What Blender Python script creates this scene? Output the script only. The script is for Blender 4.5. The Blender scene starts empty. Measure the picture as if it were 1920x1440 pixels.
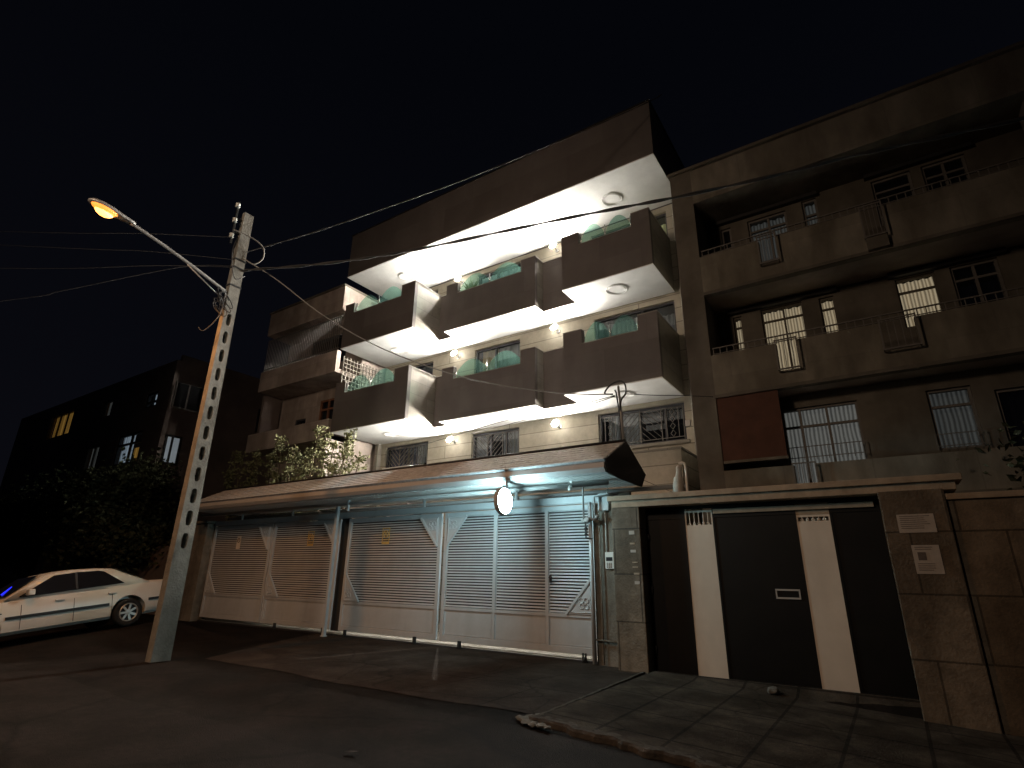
import bpy, bmesh, math, random
from mathutils import Vector, Matrix
R = math.radians
SC = bpy.context.scene
COL = SC.collection
# ------------------------------------------------------------------ camera
EYE = Vector((0, 0, 1.55))
yaw, pitch, roll = R(-33.807), R(19.0985), R(.774)
fwd = Vector((math.sin(yaw)*math.cos(pitch), math.cos(yaw)*math.cos(pitch), math.sin(pitch)))
rt = Vector((math.cos(yaw), -math.sin(yaw), 0)); up = rt.cross(fwd)
rt, up = (math.cos(roll)*rt + math.sin(roll)*up), (-math.sin(roll)*rt + math.cos(roll)*up)
cd = bpy.data.cameras.new('camera'); cam = bpy.data.objects.new('camera', cd); COL.objects.link(cam)
M = Matrix((rt, up, -fwd)).transposed().to_4x4(); M.translation = EYE
cam.matrix_world = M
cd.sensor_width = 36; cd.lens = 1024.46/1920*36; cd.clip_end = 2000; cd.clip_start = .05
SC.camera = cam
# ------------------------------------------------------------------ night sky, exposure
W = bpy.data.worlds.new('World'); SC.world = W; W.use_nodes = True
nt = W.node_tree; bg = nt.nodes['Background']
tc = nt.nodes.new('ShaderNodeTexCoord'); sx = nt.nodes.new('ShaderNodeSeparateXYZ'); cr = nt.nodes.new('ShaderNodeValToRGB')
nt.links.new(tc.outputs['Generated'], sx.inputs[0]); nt.links.new(sx.outputs['Z'], cr.inputs[0]); nt.links.new(cr.outputs[0], bg.inputs[0])
cr.color_ramp.elements[0].position = .0; cr.color_ramp.elements[0].color = (.0032, .0033, .0052, 1)
cr.color_ramp.elements[1].position = .75; cr.color_ramp.elements[1].color = (.0012, .0015, .0027, 1)
bg.inputs[1].default_value = 1.0
SC.view_settings.view_transform = 'Standard'; SC.view_settings.look = 'None'
SC.view_settings.exposure = 0; SC.view_settings.gamma = 1
SC.cycles.use_denoising = True
SC.cycles.max_bounces = 6; SC.cycles.diffuse_bounces = 4; SC.cycles.transparent_max_bounces = 16
SC.cycles.sample_clamp_indirect = 4

def light(name, loc, power, col, size, typ='POINT', target=None, spot=None):
    d = bpy.data.lights.new(name, typ); d.energy = power; d.color = col; d.shadow_soft_size = size
    o = bpy.data.objects.new(name, d); COL.objects.link(o); o.location = loc
    if target is not None:
        o.rotation_euler = (Vector(target)-Vector(loc)).to_track_quat('-Z', 'Y').to_euler()
    if spot: d.spot_size = spot; d.spot_blend = .95 if spot < 2.2 else .15
    return o
P_STREET, P_SODIUM, P_WALL, P_DISC = 1780, 680, 24000, 120
# light of the street lighting across the road behind the viewer (seen in the photo by what it lights)
light('far_street_light', (-7.2, -3.6, 9.2), P_STREET, (1, .74, .53), .9, 'SPOT', (-9, 12, 3.5), R(112))
# sodium lamp on the pole
light('sodium_lamp_light', (-10.98, 2.86, 7.60), P_SODIUM, (1, .40, .10), .10, 'SPOT', (-10.98, 2.9, 0), R(150))

# ------------------------------------------------------------------ helpers
ORG = {}
def org(o): return ORG.get(o.name, Vector((0, 0, 0)))
def tag(o, label=None, cat=None, group=None, kind=None):
    if label: o['label'] = label
    if cat: o['category'] = cat
    if group: o['group'] = group
    if kind: o['kind'] = kind
    return o
def thing(name, loc, label, cat, group=None, kind=None):
    o = bpy.data.objects.new(name, None); COL.objects.link(o); o.location = loc; o.empty_display_size = .2
    ORG[o.name] = Vector(loc); return tag(o, label, cat, group, kind)
class MB:
    def __init__(s): s.v = []; s.f = []
    def add(s, vs, fs):
        n = len(s.v); s.v += [tuple(v) for v in vs]; s.f += [tuple(n+i for i in f) for f in fs]; return s
    def box(s, x0, x1, y0, y1, z0, z1):
        x0, x1 = min(x0, x1), max(x0, x1); y0, y1 = min(y0, y1), max(y0, y1); z0, z1 = min(z0, z1), max(z0, z1)
        return s.add([(x0,y0,z0),(x1,y0,z0),(x1,y1,z0),(x0,y1,z0),(x0,y0,z1),(x1,y0,z1),(x1,y1,z1),(x0,y1,z1)],
              [(3,2,1,0),(4,5,6,7),(0,1,5,4),(1,2,6,5),(2,3,7,6),(3,0,4,7)])
    def prism(s, pts, d):           # pts: planar loop of 3D points, extruded by vector d
        n = len(pts); d = Vector(d); a = [Vector(p) for p in pts]
        nrm = Vector((0,0,0))
        for i in range(n): nrm += a[i].cross(a[(i+1) % n])
        if nrm.dot(d) > 0: a.reverse()
        vs = a+[p+d for p in a]
        return s.add(vs, [tuple(range(n)), tuple(range(2*n-1, n-1, -1))]+[(i, i+n, (i+1) % n+n, (i+1) % n) for i in range(n)])
    def bar(s, a, b, w, h=None, upv=(0,0,1)):
        a, b = Vector(a), Vector(b); h = h or w; d = (b-a).normalized(); u = Vector(upv)
        if abs(d.dot(u)) > .95: u = Vector((0,1,0)) if abs(d.y) < .9 else Vector((1,0,0))
        x = d.cross(u).normalized()*w/2; y = x.cross(d).normalized()*h/2
        vs = [p+q for p in (a, b) for q in (-x-y, x-y, x+y, -x+y)]
        return s.add(vs, [(3,2,1,0),(4,5,6,7),(0,1,5,4),(1,2,6,5),(2,3,7,6),(3,0,4,7)])
    def tube(s, pts, r, n=8, closed=False):
        pts = [Vector(p) for p in pts]; m = len(pts); rs = r if isinstance(r, (list, tuple)) else [r]*m
        vs = []; px = None
        for i, p in enumerate(pts):
            a = pts[(i-1) % m] if (closed or i) else p; b = pts[(i+1) % m] if (closed or i < m-1) else p
            d = (b-a).normalized()
            if px is None:
                u = Vector((0,0,1)) if abs(d.z) < .9 else Vector((1,0,0)); px = d.cross(u).normalized()
            px = (px-d*px.dot(d)).normalized(); py = d.cross(px)
            for k in range(n):
                t = 2*math.pi*k/n; vs.append(p+rs[i]*(math.cos(t)*px+math.sin(t)*py))
        fs = []
        for i in range(m if closed else m-1):
            j = (i+1) % m
            for k in range(n): fs.append((i*n+k, i*n+(k+1) % n, j*n+(k+1) % n, j*n+k))
        if not closed: fs += [tuple(range(n-1, -1, -1)), tuple(range((m-1)*n, m*n))]
        return s.add(vs, fs)
    def ring(s, c, r, t, nrm=(0,0,1), n=28, k=6, ry=None):
        nrm = Vector(nrm).normalized(); u = nrm.orthogonal().normalized(); w = nrm.cross(u); c = Vector(c); ry = ry or r
        return s.tube([c+r*math.cos(2*math.pi*i/n)*u+ry*math.sin(2*math.pi*i/n)*w for i in range(n)], t, k, True)
    def lathe(s, prof, c, ax=(0,0,1), n=20):   # prof: (r, h)
        ax = Vector(ax).normalized(); u = ax.orthogonal().normalized(); w = ax.cross(u); c = Vector(c); vs = []
        for r, h in prof:
            for k in range(n):
                t = 2*math.pi*k/n; vs.append(c+ax*h+r*(math.cos(t)*u+math.sin(t)*w))
        fs = [(i*n+k, i*n+(k+1) % n, (i+1)*n+(k+1) % n, (i+1)*n+k) for i in range(len(prof)-1) for k in range(n)]
        fs += [tuple(range(n-1, -1, -1)), tuple(range((len(prof)-1)*n, len(prof)*n))]
        return s.add(vs, fs)
    def wall(s, x0, x1, z0, z1, y0, y1, holes):  # wall in the XZ plane with rectangular openings, clean reveals
        xs = sorted({x0, x1, *[min(max(v, x0), x1) for h in holes for v in h[:2]]})
        zs = sorted({z0, z1, *[min(max(v, z0), z1) for h in holes for v in h[2:]]})
        def solid(i, j):
            if i < 0 or j < 0 or i >= len(xs)-1 or j >= len(zs)-1: return False
            cx, cz = (xs[i]+xs[i+1])/2, (zs[j]+zs[j+1])/2
            return not any(h[0] < cx < h[1] and h[2] < cz < h[3] for h in holes)
        for i in range(len(xs)-1):
            for j in range(len(zs)-1):
                if not solid(i, j): continue
                a, b, c, d = xs[i], xs[i+1], zs[j], zs[j+1]
                s.add([(a,y0,c),(b,y0,c),(b,y0,d),(a,y0,d)], [(0,1,2,3)])
                s.add([(a,y1,c),(b,y1,c),(b,y1,d),(a,y1,d)], [(3,2,1,0)])
                if not solid(i-1, j): s.add([(a,y0,c),(a,y1,c),(a,y1,d),(a,y0,d)], [(3,2,1,0)])
                if not solid(i+1, j): s.add([(b,y0,c),(b,y1,c),(b,y1,d),(b,y0,d)], [(0,1,2,3)])
                if not solid(i, j-1): s.add([(a,y0,c),(b,y0,c),(b,y1,c),(a,y1,c)], [(3,2,1,0)])
                if not solid(i, j+1): s.add([(a,y0,d),(b,y0,d),(b,y1,d),(a,y1,d)], [(0,1,2,3)])
        return s
    def build(s, name, mat, parent=None, at=None, smooth=False, bevel=0):
        me = bpy.data.meshes.new(name); o0 = org(parent) if parent is not None else Vector(at or (0,0,0))
        me.from_pydata([tuple(Vector(v)-o0) for v in s.v], [], s.f)
        me.materials.append(mat)
        if smooth: me.polygons.foreach_set('use_smooth', [True]*len(me.polygons))
        me.update()
        o = bpy.data.objects.new(name, me); COL.objects.link(o); ORG[o.name] = o0
        if parent is not None: o.parent = parent
        else: o.location = o0
        if bevel:
            m = o.modifiers.new('bevel', 'BEVEL'); m.width = bevel; m.segments = 2; m.limit_method = 'ANGLE'
        return o

def mat(name, col, rough=.8, var=.25, scale=3, metal=0, bump=.0, bscale=40, stretch=(1,1,1), emit=None, es=0, dirt=0, spec=.3, crack=0, cw=.012, patch=0):
    m = bpy.data.materials.new(name); m.use_nodes = True; n = m.node_tree; L = n.links; b = n.nodes['Principled BSDF']
    b.inputs['Roughness'].default_value = rough; b.inputs['Metallic'].default_value = metal
    b.inputs['Specular IOR Level'].default_value = spec
    t = n.nodes.new('ShaderNodeTexCoord'); mp = n.nodes.new('ShaderNodeMapping'); mp.inputs['Scale'].default_value = stretch
    L.new(t.outputs['Object'], mp.inputs[0])
    nz = n.nodes.new('ShaderNodeTexNoise'); nz.inputs['Scale'].default_value = scale; nz.inputs['Detail'].default_value = 8
    nz.inputs['Roughness'].default_value = .65
    L.new(mp.outputs[0], nz.inputs['Vector'])
    r = n.nodes.new('ShaderNodeValToRGB'); r.color_ramp.elements[0].position = .3; r.color_ramp.elements[1].position = .7
    lo = [c*(1-var) for c in col]; hi = [min(c*(1+var), 1) for c in col]
    r.color_ramp.elements[0].color = (*lo, 1); r.color_ramp.elements[1].color = (*hi, 1)
    L.new(nz.outputs[0], r.inputs[0]); out = r.outputs[0]
    if dirt:
        n2 = n.nodes.new('ShaderNodeTexNoise'); n2.inputs['Scale'].default_value = .9; n2.inputs['Detail'].default_value = 10
        mp2 = n.nodes.new('ShaderNodeMapping'); mp2.inputs['Scale'].default_value = (1.6, 1.6, .45); L.new(t.outputs['Object'], mp2.inputs[0]); L.new(mp2.outputs[0], n2.inputs['Vector'])
        r2 = n.nodes.new('ShaderNodeValToRGB'); r2.color_ramp.elements[0].position = .42; r2.color_ramp.elements[1].position = .6
        r2.color_ramp.elements[0].color = (1-dirt, 1-dirt*1.05, 1-dirt*1.1, 1); r2.color_ramp.elements[1].color = (1,1,1,1)
        mx = n.nodes.new('ShaderNodeMix'); mx.data_type = 'RGBA'; mx.blend_type = 'MULTIPLY'; mx.inputs[0].default_value = 1
        L.new(n2.outputs[0], r2.inputs[0]); L.new(out, mx.inputs[6]); L.new(r2.outputs[0], mx.inputs[7]); out = mx.outputs[2]
    def mul(src, fac_sock):
        mx = n.nodes.new('ShaderNodeMix'); mx.data_type = 'RGBA'; mx.blend_type = 'MULTIPLY'; mx.inputs[0].default_value = 1
        L.new(src, mx.inputs[6]); L.new(fac_sock, mx.inputs[7]); return mx.outputs[2]
    if crack:      # thin wandering cracks, broken up by noise
        wn = n.nodes.new('ShaderNodeTexNoise'); wn.inputs['Scale'].default_value = 1.1; wn.inputs['Detail'].default_value = 6; L.new(t.outputs['Object'], wn.inputs['Vector'])
        va = n.nodes.new('ShaderNodeMix'); va.data_type = 'VECTOR'; va.inputs[0].default_value = .35; L.new(t.outputs['Object'], va.inputs[4]); L.new(wn.outputs['Color'], va.inputs[5])
        vo = n.nodes.new('ShaderNodeTexVoronoi'); vo.feature = 'DISTANCE_TO_EDGE'; vo.inputs['Scale'].default_value = crack; L.new(va.outputs[1], vo.inputs['Vector'])
        rc = n.nodes.new('ShaderNodeValToRGB'); rc.color_ramp.elements[0].position = 0; rc.color_ramp.elements[1].position = cw
        rc.color_ramp.elements[0].color = (.6,.6,.6,1); rc.color_ramp.elements[1].color = (1,1,1,1); L.new(vo.outputs['Distance'], rc.inputs[0]); out = mul(out, rc.outputs[0])
    if patch:      # fine aggregate and pale scuffs
        pn = n.nodes.new('ShaderNodeTexNoise'); pn.inputs['Scale'].default_value = 9; pn.inputs['Detail'].default_value = 9; pn.inputs['Roughness'].default_value = .9; L.new(t.outputs['Object'], pn.inputs['Vector'])
        rp = n.nodes.new('ShaderNodeValToRGB'); rp.color_ramp.elements[0].position = .35; rp.color_ramp.elements[1].position = .68
        rp.color_ramp.elements[0].color = (1-patch,)*3+(1,); rp.color_ramp.elements[1].color = (1+patch,)*3+(1,); L.new(pn.outputs[0], rp.inputs[0]); out = mul(out, rp.outputs[0])
    L.new(out, b.inputs['Base Color'])
    if bump:
        n3 = n.nodes.new('ShaderNodeTexNoise'); n3.inputs['Scale'].default_value = bscale; n3.inputs['Detail'].default_value = 6; L.new(mp.outputs[0], n3.inputs['Vector'])
        bp = n.nodes.new('ShaderNodeBump'); bp.inputs['Strength'].default_value = bump; bp.inputs['Distance'].default_value = .02
        L.new(n3.outputs[0], bp.inputs['Height']); L.new(bp.outputs[0], b.inputs['Normal'])
    if emit:
        b.inputs['Emission Color'].default_value = (*emit, 1); b.inputs['Emission Strength'].default_value = es
    return m
def courses(m, h=.45, w=1.4, depth=.45, mortar=.012, axis='XZ', off=.5, zoff=0):
    """stone or tile joints multiplied over a material's colour"""
    n = m.node_tree; L = n.links; b = n.nodes['Principled BSDF']; src = b.inputs['Base Color'].links[0].from_socket
    t = n.nodes.new('ShaderNodeTexCoord'); sp = n.nodes.new('ShaderNodeSeparateXYZ'); cb = n.nodes.new('ShaderNodeCombineXYZ')
    L.new(t.outputs['Object'], sp.inputs[0])
    ad = n.nodes.new('ShaderNodeMath'); ad.operation = 'ADD'
    if axis == 'XZ':
        L.new(sp.outputs[0], ad.inputs[0]); L.new(sp.outputs[1], ad.inputs[1]); L.new(ad.outputs[0], cb.inputs[0])
        a2 = n.nodes.new('ShaderNodeMath'); a2.inputs[1].default_value = zoff; L.new(sp.outputs[2], a2.inputs[0]); L.new(a2.outputs[0], cb.inputs[1])
    else:
        L.new(sp.outputs[0], cb.inputs[0]); L.new(sp.outputs[1], cb.inputs[1])
    br = n.nodes.new('ShaderNodeTexBrick'); br.inputs['Scale'].default_value = 1; br.inputs['Mortar Size'].default_value = mortar
    br.inputs['Mortar Smooth'].default_value = .3; br.inputs['Row Height'].default_value = h; br.inputs['Brick Width'].default_value = w; br.offset = off
    br.inputs['Color1'].default_value = (1,1,1,1); br.inputs['Color2'].default_value = (.82,.81,.79,1); br.inputs['Mortar'].default_value = (1-depth,)*3+(1,)
    L.new(cb.outputs[0], br.inputs['Vector'])
    mx = n.nodes.new('ShaderNodeMix'); mx.data_type = 'RGBA'; mx.blend_type = 'MULTIPLY'; mx.inputs[0].default_value = 1
    L.new(src, mx.inputs[6]); L.new(br.outputs[0], mx.inputs[7]); L.new(mx.outputs[2], b.inputs['Base Color'])
    return m
def glass(name, tint=(.75,.85,.83), body=(.05,.06,.06), t=.55, g=.18, rough=.03, back=None):
    m = bpy.data.materials.new(name); m.use_nodes = True; n = m.node_tree; L = n.links; n.nodes.clear()
    out = n.nodes.new('ShaderNodeOutputMaterial'); tr = n.nodes.new('ShaderNodeBsdfTransparent'); tr.inputs[0].default_value = (*tint, 1)
    df = n.nodes.new('ShaderNodeBsdfTranslucent' if name.startswith('green') else 'ShaderNodeBsdfDiffuse'); nzz = n.nodes.new('ShaderNodeTexNoise'); nzz.inputs['Scale'].default_value = 2.5
    rp = n.nodes.new('ShaderNodeValToRGB'); rp.color_ramp.elements[0].color = (*[c*.8 for c in body], 1); rp.color_ramp.elements[1].color = (*[min(1, c*1.2) for c in body], 1)
    L.new(nzz.outputs[0], rp.inputs[0]); L.new(rp.outputs[0], df.inputs[0])
    gl = n.nodes.new('ShaderNodeBsdfGlossy'); gl.inputs[1].default_value = rough
    m1 = n.nodes.new('ShaderNodeMixShader'); m1.inputs[0].default_value = t; L.new(df.outputs[0], m1.inputs[1]); L.new(tr.outputs[0], m1.inputs[2])
    m2 = n.nodes.new('ShaderNodeMixShader'); fr = n.nodes.new('ShaderNodeFresnel'); fr.inputs[0].default_value = 1.5
    mt = n.nodes.new('ShaderNodeMath'); mt.operation = 'MAXIMUM'; mt.inputs[1].default_value = g; m2.inputs[0].default_value = g
    L.new(m1.outputs[0], m2.inputs[1]); L.new(gl.outputs[0], m2.inputs[2]); L.new(m2.outputs[0], out.inputs[0])
    return m
def curtain_mat(name, col, emit=0, ecol=None, freq=9):
    """cloth in soft vertical folds; lit rooms glow through it"""
    m = mat(name, col, .9, .12, 2); n = m.node_tree; L = n.links; b = n.nodes['Principled BSDF']
    if emit:
        t = n.nodes.new('ShaderNodeTexCoord'); w = n.nodes.new('ShaderNodeTexWave'); w.inputs['Scale'].default_value = freq/3.1; w.inputs['Distortion'].default_value = 2.5
        w.inputs['Detail Scale'].default_value = .4
        L.new(t.outputs['Object'], w.inputs[0]); r = n.nodes.new('ShaderNodeValToRGB'); e = ecol or col
        r.color_ramp.elements[0].color = (*[c*.28 for c in e], 1); r.color_ramp.elements[1].color = (*e, 1)
        L.new(w.outputs[0], r.inputs[0]); L.new(r.outputs[0], b.inputs['Emission Color']); b.inputs['Emission Strength'].default_value = emit
    return m

# ------------------------------------------------------------------ materials
m_clad = courses(mat('dark_cladding', (.180,.158,.148), .75, .09, 1.6, bump=.15, bscale=120, dirt=.08), .9, 2.4, .18, .006)
m_side = courses(mat('pale_cladding', (.30,.275,.235), .7, .12, 4), .44, 1.9, .35, .010)
m_stone = courses(mat('cream_stone', (.52,.475,.385), .7, .14, 5, dirt=.10, bump=.08, bscale=60), .44, 7.3, .55, .014, off=.37)
m_soffit = mat('white_plaster', (.85,.85,.83), .85, .09, 1.6, bump=.35, bscale=3.5)
m_floor = mat('pale_floor_tile', (.68,.66,.62), .6, .06, 4)
m_trim = mat('white_trim', (.82,.82,.79), .6, .03, 3)
m_shield = bpy.data.materials.new('lamp_light_shield'); m_shield.use_nodes = True; on = m_shield.node_tree; on.nodes.clear()
oo = on.nodes.new('ShaderNodeOutputMaterial'); od = on.nodes.new('ShaderNodeBsdfDiffuse'); od.inputs[0].default_value = (.85,.84,.8,1); ot = on.nodes.new('ShaderNodeBsdfTransparent'); om = on.nodes.new('ShaderNodeMixShader')
om.inputs[0].default_value = .065; on.links.new(od.outputs[0], om.inputs[1]); on.links.new(ot.outputs[0], om.inputs[2]); on.links.new(om.outputs[0], oo.inputs[0])
m_frame = mat('dark_window_frame', (.075,.075,.085), .5, .15, 6)
m_glass = glass('window_glass', (.55,.6,.65), (.03,.035,.045), .8, .12)
m_bglass = glass('green_balcony_glass', (.74,.90,.85), (.10,.17,.15), .91, .05)
m_chrome = mat('brushed_steel', (.62,.62,.60), .25, .1, 8, metal=.9)
m_curt_w = curtain_mat('pale_curtain', (.72,.72,.68))
m_curt_d = curtain_mat('grey_curtain', (.16,.17,.19))
m_curt_b = curtain_mat('blue_room', (.035,.06,.12))
m_curt_teal = curtain_mat('pale_lit_curtain', (.6,.66,.64), .22, (.85,1.0,.95))
m_curt_y = curtain_mat('yellow_lit_curtain', (.6,.55,.25), .50, (.95,.92,.38), 3)
m_curt_amber = curtain_mat('amber_lit_room', (.5,.35,.15), .10, (.9,.72,.30), 2)
m_curt_warm = curtain_mat('warm_lit_curtain', (.7,.55,.35), .72, (1.0,.76,.46), 15)
m_curt_cool = curtain_mat('cool_lit_curtain', (.45,.45,.42), .24, (1.0,.93,.80), 13)
m_curt_dim = curtain_mat('dim_lit_curtain', (.34,.33,.30), .09, (.90,.88,.78), 13)
m_curt_or = curtain_mat('orange_lit_curtain', (.5,.3,.08), .42, (.95,.50,.10), 5)
m_curt_bl = curtain_mat('white_lit_blind', (.5,.55,.6), .42, (.80,.92,1.0), 4)
m_curt_bl2 = curtain_mat('dim_white_blind', (.4,.45,.5), .14, (.80,.92,1.0), 4)
m_black = mat('unlit_room', (.015,.015,.017), .9, .1)
m_gate = mat('grey_gate_paint', (.48,.49,.50), .5, .06, 4, dirt=.10)
m_gateb = mat('gate_gap_dark', (.045,.042,.04), .6, .1, 4)
m_shingle = mat('roof_shingle', (.43,.425,.435), .85, .25, 9, bump=.3, bscale=80)
m_gable = mat('dark_sheet_metal', (.028,.026,.025), .55, .2, 3)
m_fascia = mat('canopy_fascia_metal', (.37,.36,.355), .45, .07, 3)
m_panel = mat('white_canopy_slats', (.60,.60,.58), .5, .05, 3)
m_disc = mat('lit_disc_face', (.9,.95,1), .4, 0, emit=(.56,.92,1.0), es=P_DISC)
m_black_metal = mat('black_iron', (.03,.03,.03), .5, .2, 8)
m_pole = mat('pole_concrete', (.235,.222,.195), .9, .28, 5, bump=.6, bscale=30, dirt=.3)
m_arm = mat('galvanised_arm', (.42,.40,.38), .45, .1, 6, metal=.4)
m_wire = mat('cable_rubber', (.045,.043,.042), .7, .2, 20)
m_wire2 = mat('grey_cable', (.26,.24,.22), .7, .15, 20)
m_porc = mat('porcelain', (.6,.6,.56), .3, .05)
m_asph = mat('asphalt', (.0175,.0130,.0105), .92, .30, 1.4, bump=.8, bscale=90, dirt=.35, crack=.5, cw=.02, patch=.45, spec=.08)
m_road = mat('worn_asphalt', (.021,.0165,.014), .9, .18, 1.0, bump=.8, bscale=90, dirt=.3, crack=.35, cw=.015, patch=.45, spec=.08)
m_drive = courses(mat('driveway_concrete', (.058,.044,.036), .9, .26, 1.3, bump=.9, bscale=50, dirt=.32, crack=.8, cw=.014, patch=.35, spec=.08), 1.9, 2.3, .45, .02, axis='XY')
m_pave = courses(mat('pavement_tiles', (.090,.073,.058), .9, .3, 2.5, bump=.9, bscale=50, dirt=.45, crack=.9, cw=.012, patch=.35, spec=.08), .88, .72, .6, .022, axis='XY', off=0)
m_kerb = mat('broken_concrete', (.062,.050,.040), .95, .35, 6, bump=.8, bscale=25)
m_court = courses(mat('courtyard_tiles', (.55,.52,.46), .6, .1, 3), .5, .5, .3, .01, axis='XY', off=0)
m_pier = courses(mat('weathered_stone', (.21,.175,.135), .85, .35, 4, bump=.5, bscale=30, dirt=.45), .78, .9, .6, .014)
m_pierc = mat('stained_concrete', (.20,.18,.15), .9, .3, 3, bump=.6, bscale=30, dirt=.4)
m_cope = mat('coping_stone', (.34,.27,.20), .85, .25, 4, bump=.3)
m_blk = mat('black_gate_paint', (.0055,.0050,.0048), .55, .45, 2.2, bump=.12, bscale=2.5, dirt=.3, spec=.22)
m_stripe = mat('cream_gate_paint', (.70,.62,.53), .6, .06, 2.5, dirt=.12)
m_rwall = courses(mat('stained_travertine', (.245,.22,.178), .9, .26, 2.2, bump=.25, bscale=30, dirt=.35, stretch=(1,1,.5)), .95, 1.5, .18, .012)
m_rwall2 = mat('brown_render', (.15,.132,.107), .9, .25, 1.5, dirt=.25)
m_slab = mat('lightened_slab', (.42,.36,.30), .9, .2, 1.5, dirt=.2)  # paled to stand for bounce light on the slab undersides
m_rust = mat('rust_red_screen', (.085,.032,.018), .7, .2, 3)
m_rail = mat('grey_rail_paint', (.16,.145,.13), .6, .15, 10)
m_lwall = courses(mat('left_block_stone', (.52,.44,.39), .9, .2, 2, dirt=.3), .6, 1.5, .2, .012)
m_lred = mat('terracotta_frame', (.26,.12,.07), .8, .2, 4)
m_farw = mat('far_block_render', (.17,.135,.12), .95, .3, .7)
m_paper = mat('notice_paper', (.42,.38,.34), .8, .1, 12)
m_ink = mat('faded_ink', (.12,.10,.09), .8, .2, 20)
m_yel = mat('yellow_stencil_paint', (.60,.42,.14), .6, .2, 14)
m_wplast = mat('white_plastic', (.60,.59,.56), .4, .06, 6)
m_pipe = mat('gas_pipe_paint', (.26,.25,.24), .5, .25, 12)
m_leaf = mat('shrub_leaf', (.19,.19,.095), .8, .45, 3)
m_leaf2 = mat('dark_tree_leaf', (.034,.038,.016), .7, .4, 2)
m_bark = mat('bark', (.10,.075,.05), .95, .3, 10, bump=.5)
m_car = mat('cream_white_car_paint', (.56,.52,.47), .28, .05, 1.5, spec=.5, dirt=.06)
m_cglass = mat('car_window_glass', (.010,.010,.012), .06, .1, spec=.9)
m_trimb = mat('black_car_trim', (.014,.013,.013), .5, .1)
m_tyre = mat('tyre_rubber', (.014,.014,.014), .85, .2)
m_rim = mat('alloy_rim', (.42,.40,.38), .35, .1, 6, metal=.6)
m_blue = mat('blue_screen_glow', (.02,.02,.5), .4, 0, emit=(.02,.03,1), es=1.6)
m_strip = mat('pale_light_strip', (.78,.74,.66), .5, .08, 3, emit=None)
m_sack = mat('whitewashed_render', (.44,.41,.36), .85, .2, 6, dirt=.2)

# ------------------------------------------------------------------ ground
def sm(a, b, x):
    t = max(0., min(1., (x-a)/(b-a))); return t*t*(3-2*t)
def gz(x, y):
    z = 0.0
    k = sm(-19.6, -17.9, x)*(1-sm(-14.9, -13.6, x))*sm(1.4, 3.2, y)*(1-sm(7.2, 8.7, y))
    if k > 0: z += k*(.26+.082*(x+15.25)+.117*(y-6.68))
    if x > -3.6 and y < 9.6: z -= min(.25, .045*(x+3.6))
    return z
def sheet(name, loop_fn, xs, ys, dz, m, kind='structure'):
    mb = MB(); idx = {}
    for j, y in enumerate(ys):
        for i, x in enumerate(xs): idx[i, j] = len(mb.v); mb.v.append((x, y, gz(x, y)+dz))
    for j in range(len(ys)-1):
        for i in range(len(xs)-1):
            cx, cy = (xs[i]+xs[i+1])/2, (ys[j]+ys[j+1])/2
            if loop_fn(cx, cy): mb.f.append((idx[i,j], idx[i+1,j], idx[i+1,j+1], idx[i,j+1]))
    return tag(mb.build(name, m, smooth=True), kind=kind)
def rng(a, b, s):
    n = max(1, round((b-a)/s)); return [a+(b-a)*i/n for i in range(n+1)]
FX = [-900, -200, -80, -45]+rng(-30, 8, .4)+[20, 60, 200, 900]
FY = [-900, -200, -60, -20]+rng(-8, 12, .4)+[30, 100, 900]
sheet('ground', lambda x, y: True, FX, FY, -.012, m_asph)
def strip(name, x0, x1, ya, yb, dz, m, sx=.4, ny=10):      # ya(x), yb(x)
    mb = MB(); xs = rng(x0, x1, sx)
    for x in xs:
        for k in range(ny+1):
            y = ya(x)+(yb(x)-ya(x))*k/ny; mb.v.append((x, y, gz(x, y)+dz))
    n = ny+1
    for i in range(len(xs)-1):
        for k in range(ny): mb.f.append((i*n+k, (i+1)*n+k, (i+1)*n+k+1, i*n+k+1))
    return tag(mb.build(name, m, smooth=True), kind='structure')
random.seed(3)
wig = lambda x: .05*math.sin(x*1.7)+.03*math.sin(x*4.1+1)
strip('road', -60, 12, lambda x: -14, lambda x: 3.87+wig(x), -.004, m_road, .3, 40)
strip('driveway', -12.75, -3.62, lambda x: (6.15+wig(x*.7)+max(0, (-10.83-x))*1.93), lambda x: 10.16, -.003, m_drive, .12, 12)  # left edge slants to draw the pole's cast shadow line
pv = strip('pavement', -3.60, 9, lambda x: 5.98-.10*(x+3.6)+.03*math.sin(x*9)+.02*math.sin(x*23), lambda x: 9.72, .055, m_pave, .06, 14)
tag(MB().box(-19.2, -3.4, 10.28, 14.32, -.02, .03).build('courtyard', m_court), kind='structure')
# kerb edge of the pavement: rough cast concrete
mb = MB()
xs = rng(-3.66, 6, .06); prof = []
for x in xs:
    y = 5.96-.10*(x+3.6)+.03*math.sin(x*9)+.02*math.sin(x*23); g = gz(x, y)
    j = random.uniform(-.007, .007); h = .057+random.uniform(-.004, .003)
    prof.append([(x, y-.09+j*2, g-.03), (x, y-.07+j*2, g+h*.55), (x, y-.04+j, g+h*.93), (x, y+.07+j*2, g+h+.0), (x, y+.16, g-.02)])
for p in prof: mb.v += p
for i in range(len(prof)-1):
    for k in range(4): mb.f.append((i*5+k, (i+1)*5+k, (i+1)*5+k+1, i*5+k+1))
mb.f.append((4,3,2,1,0))
ys = rng(5.98, 9.5, .06); n0 = len(mb.v)
for y in ys:
    j = random.uniform(-.015, .015); x = -3.62-.11*(y-6)/3.5
    mb.v += [(x-.04+j*2, y, -.03), (x-.03+j*2, y, .025), (x-.0+j, y, .054), (x+.05+j, y, .0575), (x+.06, y, -.02)]
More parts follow.
